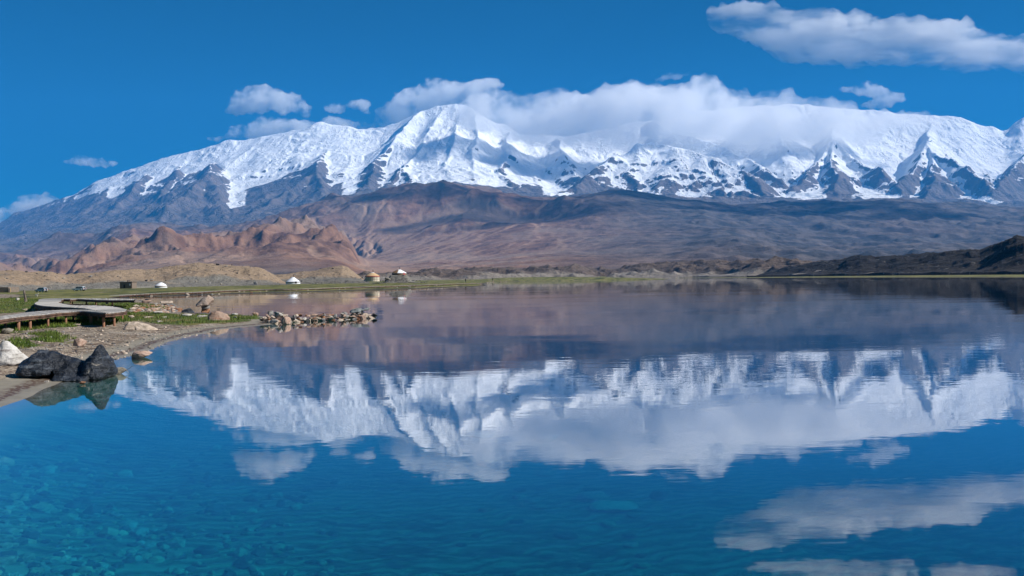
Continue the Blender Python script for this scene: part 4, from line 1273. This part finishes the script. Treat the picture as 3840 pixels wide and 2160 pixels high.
def strip_planks(R, L, V, Fc, z, th, gap=.07, over=0.0):
    for i in range(len(R) - 1):
        for s0, s1 in ((0.0, .5), (.5, 1.0)):
            a0 = R[i] + (R[i + 1] - R[i]) * (s0 + gap * .5); a1 = R[i] + (R[i + 1] - R[i]) * (s1 - gap * .5)
            b0 = L[i] + (L[i + 1] - L[i]) * (s0 + gap * .5); b1 = L[i] + (L[i + 1] - L[i]) * (s1 - gap * .5)
            e = rb.uniform(0, .06); e2 = rb.uniform(0, .06)
            a0, b0 = a0 + (a0 - b0) / (np.linalg.norm(a0 - b0) + 1e-6) * e, b0 + (b0 - a0) / (np.linalg.norm(a0 - b0) + 1e-6) * e2
            a1, b1 = a1 + (a1 - b1) / (np.linalg.norm(a1 - b1) + 1e-6) * e, b1 + (b1 - a1) / (np.linalg.norm(a1 - b1) + 1e-6) * e2
            zz = (z[i] if isinstance(z, list) else z) + rb.uniform(-.008, .008)
            o = len(V)
            for q in (a0, a1, b1, b0): V.append((q[0] - off.x, q[1] - off.y, zz - off.z))
            for q in (a0, a1, b1, b0): V.append((q[0] - off.x, q[1] - off.y, zz - th - off.z))
            Fc.extend([(o, o + 1, o + 2, o + 3), (o + 7, o + 6, o + 5, o + 4), (o, o + 4, o + 5, o + 1), (o + 1, o + 5, o + 6, o + 2), (o + 2, o + 6, o + 7, o + 3), (o + 3, o + 7, o + 4, o)])
strip_planks(RHE, LHE, V, Fc, DECK_Z, .05)
tag(mesh_obj("deck", V, Fc, M_DECK, bw), "pale weathered cross planks")
def fascia(E, sgn, name):
    V, Fc = [], []
    n = len(E)
    for i, p in enumerate(E):
        q = E[min(i + 1, n - 1)] - E[max(i - 1, 0)]
        nn = np.array([q[1], -q[0]]) / (np.linalg.norm(q) + 1e-9) * sgn
        w = rb.uniform(-.02, .02)
        for dz, ow in ((-.052, .0), (-.052, .05 + w), (-.14, .07 + w), (-.16, .02 + w), (-.25 + w, .05 + w), (-.25 + w, -.04)):
            V.append((p[0] + nn[0] * ow - off.x, p[1] + nn[1] * ow - off.y, DECK_Z + dz - off.z))
    for i in range(n - 1):
        for j in range(6):
            a = i * 6 + j; b = i * 6 + (j + 1) % 6
            Fc.append((a, b, b + 6, a + 6))
    tag(mesh_obj(name, V, Fc, M_BARK, bw), "dark bark covered edge logs")
fascia(RHE, 1, "edge_beam"); fascia(LHE, -1, "edge_beam")
bm = bmesh.new(); tube(bm, (0, 0, 0), (0, 0, 1), .075, .068, 8)
post_me = bpy.data.meshes.new("post"); bm.to_mesh(post_me); bm.free(); post_me.materials.append(M_POST)
def add_post(x, y, parent, org, top, r=1.0):
    z = gz(x, y) - .25
    o = bpy.data.objects.new("post", post_me)
    link(o, parent)
    o.location = (x - org.x, y - org.y, z - org.z)
    o.scale = (r, r, top - z)
for E, st in ((RHE, 9), (LHE, 9)):
    for i in range(3, len(E), st):
        j = min(i + (4 if rb.random() < .25 else 0), len(E) - 1)
        q = E[j] + (LHE[j] - RHE[j]) * (.05 if E is RHE else -.05)
        add_post(float(q[0]), float(q[1]), bw, off, DECK_Z - .10, rb.uniform(.85, 1.25))

# --- the long low walkway on the far bank of the bay
FW = [(430, 1113), (476, 1109.5), (540, 1106), (630, 1101), (722, 1099), (799, 1095.5), (886, 1091), (1000, 1088), (1104, 1086), (1259, 1080), (1400, 1075), (1500, 1072), (1640, 1066.5), (1739, 1063), (1801, 1061)]
W3 = []
for x, y in FW:
    q = place(x, y + 3.5)
    W3.append((q.x, q.y, q.z))
fz = .62
FZ = [c_[2] for c_ in catmull([(0, 0, w_[2] + .42) for w_ in W3], 8)]
FP = [c_[:2] for c_ in catmull(W3, 8)]
fw = empty("lake_walkway", (float(FP[40][0]), float(FP[40][1]), .3), "long low plank walkway on dark posts following the far bank of the bay", "walkway")
off = Vector(fw.location)
FR, FL = [], []
for i, p in enumerate(FP):
    q = FP[min(i + 1, len(FP) - 1)] - FP[max(i - 1, 0)]
    nn = np.array([q[1], -q[0]]) / np.linalg.norm(q)
    FR.append(p + nn * .9); FL.append(p - nn * .9)
V, Fc = [], []
strip_planks(FR, FL, V, Fc, FZ, .06, .03)
mesh_obj("deck", V, Fc, M_DECK, fw)
V, Fc = [], []
for E, s in ((FR, 1),):
    for i, p in enumerate(E):
        for dz, ow in ((-.06, .02), (-.06, .10), (-.34, .10), (-.34, .02)):
            V.append((p[0] - off.x, p[1] - ow - off.y, FZ[i] + dz - off.z))
    for i in range(len(E) - 1):
        for j in range(4):
            a = i * 4 + j; b = i * 4 + (j + 1) % 4
            Fc.append((a, b, b + 4, a + 4))
mesh_obj("edge_beam", V, Fc, M_BARK, fw)
dk_post = post_me.copy(); dk_post.materials.clear(); dk_post.materials.append(M_BARK)
post_keep, post_me = post_me, dk_post
for i in range(1, len(FP), 2):
    add_post(float(FR[i][0]), float(FR[i][1]) - .1, fw, off, FZ[i] - .02, 1.5)
post_me = post_keep

# --- leaning wooden post on the turf
p = place(98, 1133)
pw = bmesh.new()
s = p.y / FPX
tube(pw, (0, 0, -.3), (-.10, 0, 12 * s), 5.2 * s, 4.6 * s, 10); 
tube(pw, (-.10, 0, 11.5 * s), (-6 * s, 0, 34 * s), 4.6 * s, 3.4 * s, 10)
tube(pw, (-5.8 * s, 0, 33 * s), (-8.5 * s, 0, 45 * s), 3.6 * s, 3.0 * s, 10)
me = voxel_union("wooden_post", pw, .025)
displace(me, lambda co, no: n3(co * np.array([1, 1, .35]), 6, 4) * .035)
me.materials.append(M_OLDW)
o = link(bpy.data.objects.new("wooden_post", me)); o.location = p
tag(o, "gnarled grey wooden post leaning on the turf left of the boardwalk", "post")

# ================================================================== GRASS BLADES
def grass_blades(n, seed, polys, hmin, hmax, name, label, mat):
    rnd = np.random.default_rng(seed)
    V, Fc = [], []
    for P, cnt in zip(polys, n):
        x0, y0 = P.min(0); x1, y1 = P.max(0)
        X = rnd.uniform(x0, x1, cnt * 4); Y = rnd.uniform(y0, y1, cnt * 4)
        ok = poly_sd(X, Y, P) + fbm(X[None] / 1.5, Y[None] / 1.5, 3)[0] * 1.0 > 0
        X, Y = X[ok][:cnt], Y[ok][:cnt]
        Zg, sd = ground_field(X[None], Y[None])
        cl = fbm(X[None] / .9, Y[None] / .9, 2)[0]
        for x, y, z, s_, c in zip(X, Y, Zg[0], sd[0], cl):
            if s_ < .25: continue
            h_ = rnd.uniform(hmin, hmax) * (1 + c)
            a = rnd.uniform(0, 6.28); w = .012 + .00022 * y
            dx, dy = math.cos(a) * w, math.sin(a) * w
            lx, ly = rnd.normal(0, .3) * h_, rnd.normal(0, .3) * h_
            o = len(V)
            V.extend([(x - dx, y - dy, z - .03), (x + dx, y + dy, z - .03), (x + lx, y + ly, z + h_)])
            Fc.append((o, o + 1, o + 2))
    ob = mesh_obj(name, V, Fc, mat)
    tag(ob, label, "grass", kind="stuff")
def grass_material():
    t = NT("grass_blades")
    pos = t.new('NewGeometry').outputs['Position']
    n = t.noise(pos, .8, 4, .6); n2 = t.noise(pos, .25, 3, .6)
    c = t.mix(t.ss(n, .35, .65), (.045, .085, .012), (.125, .165, .025))
    c = t.mix(t.ss(n2, .56, .68), c, (.17, .14, .05))
    t.surf(c, .7, None, .2)
    return t.m
M_GRASS = grass_material()
UNDER = px_poly([(-100, 1272), (0, 1258), (110, 1243), (200, 1235), (300, 1226), (400, 1224), (470, 1212), (500, 1196), (480, 1176), (300, 1190), (150, 1206), (0, 1228), (-100, 1240)])
grass_blades([14000, 7000, 9000, 1400, 700, 3000], 4, [UNDER, GRASS[0], GRASS[1], GRASS[2], GRASS[3], GRASS[4]], .07, .20, "grass", "short green grass along the boardwalk and the spit", M_GRASS)
# ================================================================== YURTS, HUTS
def plain(name, c, rough=.8, n=.12, sc=2.0, spec=.2, metal=0.0):
    t = NT(name)
    tc = t.new('TexCoord').outputs['Object']
    k_ = t.noise(tc, sc, 5, .6)
    col = t.mix(k_, tuple(max(0, q * (1 - n)) for q in c), tuple(min(1, q * (1 + n)) for q in c))
    m = t.surf(col, rough, t.bump(t.math('MULTIPLY', k_, .06), .3, 1.0), spec)
    m.node_tree.nodes['Principled BSDF'].inputs['Metallic'].default_value = metal
    return m
M_FELT = plain("white_felt", (.74, .75, .78), .9)
M_CANVAS = plain("cream_canvas", (.66, .58, .46), .9)
M_OCHRE = plain("ochre_roof_mat", (.52, .36, .20), .9, .3)
M_BROWNF = plain("brown_felt", (.22, .13, .07), .9, .35)
M_RED = plain("red_trim", (.42, .05, .05), .8)
M_ROPE = plain("dark_rope", (.07, .055, .045), .9)
M_PIPE = plain("rusty_pipe", (.07, .045, .035), .7)
M_DOOR = plain("dark_opening", (.03, .028, .03), .8)
M_MUD = plain("mud_brick", (.13, .095, .07), .95, .35, 1.0)
M_STONEW = plain("dry_stone_wall", (.19, .15, .12), .95, .5, 2.2)
M_PINKW = plain("pink_door_post", (.52, .38, .34), .8)

def lathe(bm, prof, n=28, y=1.0):
    rings = []
    for r, z in prof:
        if r < 1e-4:
            rings.append([bm.verts.new((0, 0, z))])
        else:
            rings.append([bm.verts.new((r * math.cos(2 * math.pi * i / n), r * math.sin(2 * math.pi * i / n) * y, z)) for i in range(n)])
    for a, b in zip(rings[:-1], rings[1:]):
        for i in range(n):
            j = (i + 1) % n
            if len(a) == 1: bm.faces.new((a[0], b[j], b[i]))
            elif len(b) == 1: bm.faces.new((a[i], a[j], b[0]))
            else: bm.faces.new((a[i], a[j], b[j], b[i]))
def part(name, bm, mat, parent, label=None, smooth=False):
    o = bm_obj(name, bm, mat, parent, smooth)
    if label: o["label"] = label
    return o

def yurt(label, base, R, wall_h, roof_h, wm, rm, cm, band=None, pipe=True, ropes=0, sag=.0, door=None):
    y = empty("yurt", base, label, "yurt", "yurts on the lakeside pasture")
    b = bmesh.new(); lathe(b, [(R * .99, -.3), (R, .1), (R * 1.0, wall_h * .6), (R * .985, wall_h)], 32)
    part("wall", b, wm, y)
    b = bmesh.new()
    lathe(b, [(R * 1.035, wall_h - .10), (R * 1.03, wall_h + .02), (R * .78, wall_h + roof_h * (.30 + sag)), (R * .48, wall_h + roof_h * (.62 + sag)), (R * .24, wall_h + roof_h * (.88 + sag * .5)), (R * .20, wall_h + roof_h * .93)], 32)
    rf = part("roof", b, rm, y)
    b = bmesh.new(); lathe(b, [(R * .27, wall_h + roof_h * .88), (R * .24, wall_h + roof_h * .95), (R * .12, wall_h + roof_h), (0, wall_h + roof_h * 1.02)], 24)
    part("crown_cap", b, cm, rf)
    if band:
        b = bmesh.new(); lathe(b, [(R * 1.045, wall_h - .16), (R * 1.05, wall_h - .02), (R * 1.0, wall_h + .16), (R * .99, wall_h + .05)], 32)
        part("trim_band", b, band, rf, "red scalloped trim band" if band is M_RED else None)
    if pipe:
        b = bmesh.new(); tube(b, (R * .10, -R * .1, wall_h + roof_h * .85), (R * .10, -R * .1, wall_h + roof_h + 1.35), .13, .12, 8)
        part("stovepipe", b, M_PIPE, y)
    for i in range(ropes):
        a = math.radians(-160 + 140 * i / max(1, ropes - 1))
        b = bmesh.new()
        tube(b, (R * 1.07 * math.cos(a), R * 1.07 * math.sin(a), wall_h), (R * 1.12 * math.cos(a + .03), R * 1.12 * math.sin(a + .03), -.1), .055, .055, 5)
        part("rope", b, M_ROPE, y)
    if ropes:
        for zz in (.35, .68):
            b = bmesh.new(); lathe(b, [(R * 1.015, wall_h * zz - .04), (R * 1.03, wall_h * zz), (R * 1.015, wall_h * zz + .04)], 32)
            part("girth_rope", b, M_ROPE, y)
    if door is not None:
        a, m, w, h_ = door
        b = bmesh.new(); bx(b, (R * 1.0 * math.cos(a), R * 1.0 * math.sin(a), h_ / 2), (w, .14, h_), a + math.pi / 2)
        part("door", b, m, y)
    return y

def deep(x, y, d):            # a base at a chosen depth
    return at_depth(x, y, d)
px = lambda d: d / FPX
b1 = place(1099, 1062.5); 
if b1.y > 470 or b1.y < 330: b1 = deep(1099, 1062.5, 420)
yurt("white felt tent yurt with tall conical roof below the gap of the moraine hills", b1, 26.5 * px(b1.y), 5.0 * px(b1.y), 18.5 * px(b1.y), M_FELT, M_FELT, M_FELT, M_ROPE, True, 0, .0, (math.radians(-52), M_DOOR, 1.0, 1.0))
# dark slanting pole and doorway flap on its roof are part of the same tent
b2 = place(1397, 1053)
if b2.y > 480 or b2.y < 330: b2 = deep(1397, 1053, 420)
yt2 = yurt("cream decorated yurt with ochre roof and red trim, roped down", b2, 26.5 * px(b2.y), 17 * px(b2.y), 14.5 * px(b2.y), M_CANVAS, M_OCHRE, M_FELT, M_RED, True, 7, .06)
b = bmesh.new()
R2 = 26.5 * px(b2.y)
v = [b.verts.new(q) for q in ((-R2 * .98, -.3, 1.5), (-R2 * .95, .6, 1.5), (-R2 * 1.35, .5, -.1), (-R2 * 1.3, -.5, -.1), (-R2 * .9, -.6, -.1))]
b.faces.new((v[0], v[3], v[4])); b.faces.new((v[0], v[1], v[2], v[3]))
part("entrance_flap", b, M_FELT, yt2)
b3 = deep(1497, 1031, 452)
yt3 = yurt("brown and white patched yurt on the stony knoll behind the decorated yurt", b3, 27 * px(452), 7.0 * px(452), 13.5 * px(452), M_BROWNF, M_FELT, M_FELT, None, True, 0, .04, (math.radians(-40), M_RED, 1.0, 1.3))
Rk = 27 * px(452)
b = bmesh.new()
nseg = 12
rings = [(1.045, 7.0 * px(452)), (.80, 7.0 * px(452) + 13.5 * px(452) * .36), (.50, 7.0 * px(452) + 13.5 * px(452) * .68), (.26, 7.0 * px(452) + 13.5 * px(452) * .92)]
vv = [[b.verts.new((Rk * r * math.cos(math.radians(170 + i * 95 / nseg)), Rk * r * math.sin(math.radians(170 + i * 95 / nseg)), z + .05)) for i in range(nseg + 1)] for r, z in rings]
for a_, c_ in zip(vv[:-1], vv[1:]):
    for i in range(nseg): b.faces.new((a_[i], a_[i + 1], c_[i + 1], c_[i]))
part("roof_mat", b, M_BROWNF, yt3, "brown felt mat over the left half of the roof")
b4 = place(604, 1077)
if b4.y < 330 or b4.y > 470: b4 = deep(604, 1077, 430)
yurt("low white dome yurt at the foot of the larger moraine hill", b4, 21.5 * px(b4.y), 4.2 * px(b4.y), 13.5 * px(b4.y), M_FELT, M_FELT, M_FELT, M_BROWNF, False, 0, .10)

# stony knoll that carries the third yurt
kn = bmesh.new()
gxk, gyk = np.meshgrid(np.linspace(-15, 15, 60), np.linspace(-14, 9, 40))
kz = 5.2 * np.exp(-((gxk / 6.5) ** 4)) * sstep(-9.5, -2.5, gyk) * (1 - sstep(4, 9, gyk)) + fbm(gxk / 3, gyk / 3, 4) * .5 - .25
kz = np.minimum(kz, b3.z - 1.9 + fbm(gxk / 2, gyk / 2, 3) * .2)
KN = grid_obj("stony_knoll", gxk + b3.x, gyk + b3.y, kz + 1.9, M_SANDHILL, True, {"low": np.ones_like(kz)})
tag(KN, kind="structure")
rk_ = random.Random(8)
for i in range(46):
    xx = rk_.uniform(-13, 13); 
    zz = 3.2 * math.exp(-((xx / 7) ** 4)) * rk_.uniform(0, 1)
    sz, mt = rk_.uniform(.3, .75), rk_.choice([M_DARKR, M_GREY, M_PALE, M_DARKR])
    lab = ("large " if sz > .6 else ("small " if sz < .42 else "")) + HUE[mt.name] + " stone " + ("low on" if zz < .9 else ("half way up" if zz < 2 else "high on")) + " the patched yurt's knoll, " + ("left side" if xx < -4 else ("in front" if xx < 4 else "right side"))
    put_rock("knoll_stone", lab, "stone", (b3.x + xx, b3.y - 8.5 + zz * 1.4 + rk_.uniform(-.6, .6), 2.5 + zz), sz, mt, 1500 + i, group="stones heaped round the knoll of the patched yurt")
put_rock("knoll_boulder", "large brown boulder leaning on the left side of the knoll", "boulder", (b3.x - 5.2, b3.y - 8.8, 2.6), (2.3, 1.6, 3.4), M_SPECK, 77, rot=(0, .2, .3))

def stone_hut():
    b0 = place(472, 1080)
    if b0.y < 330 or b0.y > 425: b0 = deep(472, 1080, 412)
    s = px(b0.y)
    h = empty("stone_hut", b0, "low dark stone hut with flat roof at the foot of the larger moraine hill", "hut", rz=math.radians(-8))
    w, dp, ht = 50 * s, 30 * s, 21 * s
    b = bmesh.new(); bx(b, (0, dp / 2, ht / 2 - .3), (w, dp, ht + .6)); bmesh.ops.bevel(b, geom=list(b.edges), offset=.12, segments=1, affect='EDGES'); part("wall", b, M_STONEW, h)
    b = bmesh.new(); bx(b, (0, dp / 2, ht + .12), (w * 1.05, dp * 1.05, .3)); rf = part("roof", b, M_MUD, h)
    for xx in (-.02, .14):
        b = bmesh.new(); tube(b, (w * xx, dp * .4, ht + .2), (w * xx, dp * .4, ht + 1.2), .10, .10, 6); part("stovepipe", b, M_PIPE, rf)
    b = bmesh.new(); bx(b, (w * .33, -.06, ht * .58), (.5, .12, .9)); part("window", b, M_FELT, h, "small pale window")
    b = bmesh.new(); bx(b, (-w * .12, -.05, ht * .3), (.9, .10, ht * .6)); part("door", b, M_DOOR, h)
stone_hut()
p = place(8, 1097)
hw = empty("ruined_wall", (p.x, p.y, p.z), "dark stone wall of a roofless hut at the far left with pink door posts", "wall")
s = px(p.y)
b = bmesh.new(); bx(b, (-14 * s, 3, 10 * s), (76 * s, 6, 21 * s)); bmesh.ops.bevel(b, geom=list(b.edges), offset=.08, segments=1, affect='EDGES'); part("wall", b, M_STONEW, hw)
for xx in (27, 31.5):
    b = bmesh.new(); bx(b, (xx * s, -.1, 8.5 * s), (2.2 * s, .2, 17.5 * s)); part("door_post", b, M_PINKW if xx < 30 else M_OCHRE, hw)
for i in range(9):
    b = bmesh.new(); bmesh.ops.create_icosphere(b, subdivisions=1, radius=1.1 * s, matrix=Matrix.Translation((-22 * s + i * 5 * s, .6, 20.8 * s))); part("coping_stone", b, M_PALE, hw)

# ================================================================== CARS
M_CARP = plain("silver_paint", (.50, .56, .62), .25, .03, 1, .6)
M_CARW = plain("white_paint", (.74, .78, .82), .25, .03, 1, .6)
M_GLASS = plain("tinted_glass", (.012, .014, .018), .08, .05, 1, .6)
M_TYRE = plain("tyre_rubber", (.02, .02, .02), .9)
M_RIM = plain("alloy_rim", (.5, .5, .52), .35, .05, 1, .5, .8)
M_LAMPR = plain("tail_lamp", (.45, .02, .02), .3)
M_LAMPW = plain("head_lamp", (.75, .75, .72), .2)
M_TRIM = plain("black_trim", (.025, .025, .027), .6)
def suv(label, loc, L, rz, paint):
    c = empty("parked_car", loc, label, "car", "cars parked under the moraine hill", rz)
    k_ = L / 4.8
    W = 1.85 * k_
    prof = [(-2.35, .42), (-2.40, .80), (-2.32, 1.02), (-1.40, 1.12), (-.80, 1.72), (-.2, 1.84), (1.7, 1.82), (2.12, 1.66), (2.34, 1.10), (2.40, .80), (2.34, .42)]
    arch = []
    for cx_ in (1.45, -1.45):
        arch += [(cx_ + .46, .42), (cx_ + .36, .70), (cx_, .84), (cx_ - .36, .70), (cx_ - .46, .42)]
    prof2 = prof + arch
    b = bmesh.new()
    sides = []
    for sgn in (-1, 1):
        vs = []
        for x, z in prof2:
            tuck = .86 if z > 1.3 else (1.0 if z > .5 else .97)
            vs.append(b.verts.new((x * k_, sgn * W / 2 * tuck, z * k_)))
        sides.append(vs)
        b.faces.new(vs if sgn < 0 else vs[::-1])
    n = len(prof2)
    for i in range(n):
        j = (i + 1) % n
        b.faces.new((sides[0][j], sides[0][i], sides[1][i], sides[1][j]))
    bmesh.ops.triangulate(b, faces=[f for f in b.faces if len(f.verts) > 4])
    bmesh.ops.recalc_face_normals(b, faces=b.faces)
    body = part("body", b, paint, c)
    for sgn in (-1, 1):
        for quad in ([(-1.18, 1.16), (-.72, 1.66), (.10, 1.70), (.10, 1.16)], [(.18, 1.16), (.18, 1.70), (1.00, 1.70), (1.00, 1.16)], [(1.08, 1.16), (1.08, 1.70), (1.75, 1.68), (2.02, 1.20)]):
            b = bmesh.new()
            f = [b.verts.new((x * k_, sgn * (W / 2 * (.955 - .10 * (z - 1.16) / .5) + .012), z * k_)) for x, z in quad]
            b.faces.new(f)
            part("window", b, M_GLASS, c)
        for wx_ in (-1.45, 1.45):
            b = bmesh.new(); tube(b, (wx_ * k_, sgn * W * .36, .37 * k_), (wx_ * k_, sgn * W * .51, .37 * k_), .37 * k_, .37 * k_, 18)
            w = part("wheel", b, M_TYRE, c)
            b = bmesh.new(); tube(b, (wx_ * k_, sgn * W * .50, .37 * k_), (wx_ * k_, sgn * W * .525, .37 * k_), .23 * k_, .20 * k_, 12)
            part("rim", b, M_RIM, w)
        b = bmesh.new(); bx(b, (-2.36 * k_, sgn * W * .36, .90 * k_), (.12 * k_, .36 * k_, .18 * k_)); part("headlight", b, M_LAMPW, c)
        b = bmesh.new(); bx(b, (2.37 * k_, sgn * W * .42, 1.02 * k_), (.10 * k_, .20 * k_, .34 * k_)); part("tail_light", b, M_LAMPR, c)
        b = bmesh.new(); bx(b, (.4 * k_, sgn * W * .37, 1.88 * k_), (2.2 * k_, .05, .05)); part("roof_rail", b, M_TRIM, c)
    b = bmesh.new()
    f = [b.verts.new((x * k_, y * W, z * k_)) for x, y, z in ((-1.335, -.40, 1.20), (-1.335, .40, 1.20), (-.86, .38, 1.68), (-.86, -.38, 1.68))]
    b.faces.new(f); part("windscreen", b, M_GLASS, c)
    b = bmesh.new()
    f = [b.verts.new((x * k_, y * W, z * k_)) for x, y, z in ((2.29, -.40, 1.24), (2.29, .40, 1.24), (2.16, .37, 1.62), (2.16, -.37, 1.62))]
    b.faces.new(f); part("rear_window", b, M_GLASS, c)
    for xx in (-2.38, 2.38):
        b = bmesh.new(); bx(b, (xx * k_, 0, .56 * k_), (.16 * k_, W * .98, .22 * k_)); part("bumper", b, M_TRIM, c)
    b = bmesh.new(); tube(b, (2.38 * k_, 0, 1.05 * k_), (2.56 * k_, 0, 1.05 * k_), .33 * k_, .33 * k_, 14); part("spare_wheel", b, M_TYRE, c)
for x, y, mt, lab, rz in ((155, 1096, M_CARP, "silver off road car parked nearer the ruined wall, its near side in shade", math.radians(-14)), (297, 1091.5, M_CARW, "white off road car with spare wheel on its back, nearer the stone hut", math.radians(-4))):
    p = place(x, y)
    if p.y < 220 or p.y > 360: p = deep(x, y, 300)
    suv(lab, p, 44 * px(p.y), rz, mt)

# ================================================================== ANIMALS AND PEOPLE
def skin_mesh(name, verts, edges, radii, sub=2):
    me = bpy.data.meshes.new(name)
    me.from_pydata(verts, edges, [])
    ob = bpy.data.objects.new(name, me); scene.collection.objects.link(ob)
    md = ob.modifiers.new("s", 'SKIN')
    for i, r in enumerate(radii):
        sv = me.skin_vertices[0].data[i]
        sv.radius = r if isinstance(r, tuple) else (r, r)
        sv.use_root = (i == 0)
    sb = ob.modifiers.new("d", 'SUBSURF'); sb.levels = sub; sb.render_levels = sub
    dg = bpy.context.evaluated_depsgraph_get()
    out = bpy.data.meshes.new_from_object(ob.evaluated_get(dg))
    bpy.data.objects.remove(ob); bpy.data.meshes.remove(me)
    out.name = name
    out.polygons.foreach_set("use_smooth", [True] * len(out.polygons))
    return out
M_GOATW = plain("white_fleece", (.72, .68, .62), .95)
M_GOATP = plain("dark_pied_fleece", (.10, .08, .075), .95, .6, 5)
M_GOATB = plain("brown_pied_fleece", (.40, .27, .20), .95, .6, 4)
M_CLOTH = plain("dark_clothes", (.020, .020, .026), .95)
M_SKINC = plain("skin", (.36, .22, .15), .6)
M_HAIR = plain("black_hair", (.012, .010, .009), .6)
def goat(label, loc, Lm, rz, mat, grazing):
    hd = (-.62, 0, .22) if grazing else (-.66, 0, .80)
    nk = (-.50, 0, .42) if grazing else (-.52, 0, .68)
    V = [(0, 0, .56), (-.32, 0, .58), nk, hd, (hd[0] - .13, 0, hd[2] - .06), (.30, 0, .57), (.42, 0, .62), (.48, 0, .54),
         (-.30, .09, .50), (-.29, .10, .28), (-.30, .10, .0), (-.30, -.09, .50), (-.27, -.10, .28), (-.28, -.10, .0),
         (.30, .09, .48), (.24, .10, .38), (.34, .10, .18), (.32, .10, .0), (.30, -.09, .48), (.24, -.10, .38), (.34, -.10, .18), (.32, -.10, .0),
         (hd[0] + .04, .09, hd[2] + .07), (hd[0] + .04, -.09, hd[2] + .07)]
    E = [(0, 1), (1, 2), (2, 3), (3, 4), (0, 5), (5, 6), (6, 7), (1, 8), (8, 9), (9, 10), (1, 11), (11, 12), (12, 13), (5, 14), (14, 15), (15, 16), (16, 17), (5, 18), (18, 19), (19, 20), (20, 21), (3, 22), (3, 23)]
    Rr = [(.19, .17), (.18, .16), .10, .085, .05, (.17, .15), .05, .03] + [.075, .045, .035] * 2 + [.09, .06, .04, .035] * 2 + [.025, .025]
    me = skin_mesh("goat", V, E, Rr, 1)
    me.materials.append(mat)
    o = link(bpy.data.objects.new("goat", me))
    o.location = loc; o.rotation_euler = (0, 0, rz); o.scale = (Lm / 1.1,) * 3
    tag(o, label, "goat")
for x, y, wpx, mt, rz, gz_, lab in ((137, 1112, 14, M_GOATW, math.pi - .2, False, "white goat standing on the pasture below the silver car"), (41, 1119, 10, M_GOATP, .4, True, "dark pied goat grazing at the edge of the sand patch"), (1022, 1067, 10, M_GOATB, math.pi, False, "brown and white goat standing left of the white tent yurt")):
    p = place(x, y)
    goat(lab, p, wpx * px(p.y), rz, mt, gz_)

def person(label, loc, h_, rz):
    k_ = h_ / 1.75
    V = [(0, 0, .95), (0, 0, 1.15), (0, 0, 1.38), (0, 0, 1.50), (0, -.02, 1.60),
         (-.09, 0, .90), (-.10, -.02, .50), (-.11, .02, .09), (-.12, -.12, .04), (.09, 0, .90), (.10, .02, .50), (.11, .04, .09), (.12, -.10, .04),
         (-.18, 0, 1.40), (-.24, .02, 1.14), (-.22, -.06, .90), (-.21, -.09, .80), (.18, 0, 1.40), (.24, .02, 1.14), (.22, -.06, .90), (.21, -.09, .80)]
    E = [(0, 1), (1, 2), (2, 3), (3, 4), (0, 5), (5, 6), (6, 7), (7, 8), (0, 9), (9, 10), (10, 11), (11, 12), (2, 13), (13, 14), (14, 15), (15, 16), (2, 17), (17, 18), (18, 19), (19, 20)]
    Rr = [(.17, .12), (.16, .11), (.17, .12), .06, .06, .10, .07, .05, .045, .10, .07, .05, .045, .075, .058, .045, .04, .075, .058, .045, .04]
    me = skin_mesh("person", V, E, Rr, 1)
    me.materials.append(M_CLOTH)
    o = link(bpy.data.objects.new("person", me))
    o.location = loc; o.rotation_euler = (0, 0, rz); o.scale = (k_,) * 3
    tag(o, label, "person")
    b = bmesh.new(); bmesh.ops.create_icosphere(b, subdivisions=2, radius=.11, matrix=Matrix.Translation((0, -.02, 1.64)) @ Matrix.Diagonal((.85, .95, 1.1, 1)))
    part("head", b, M_SKINC, o, None, True)
    b = bmesh.new(); bmesh.ops.create_icosphere(b, subdivisions=2, radius=.12, matrix=Matrix.Translation((0, .015, 1.675)) @ Matrix.Diagonal((.9, .95, 1.0, 1)))
    part("hair", b, M_HAIR, o, None, True)
p = place(1746, 1062); person("person in dark clothes standing on the far walkway", (p.x, p.y, max(p.z, .9)), 15.5 * px(p.y), .3)
p = place(1848, 1055); person("person in dark clothes standing at the stony landing", (p.x, p.y, p.z), 12.5 * px(p.y), 2.4)
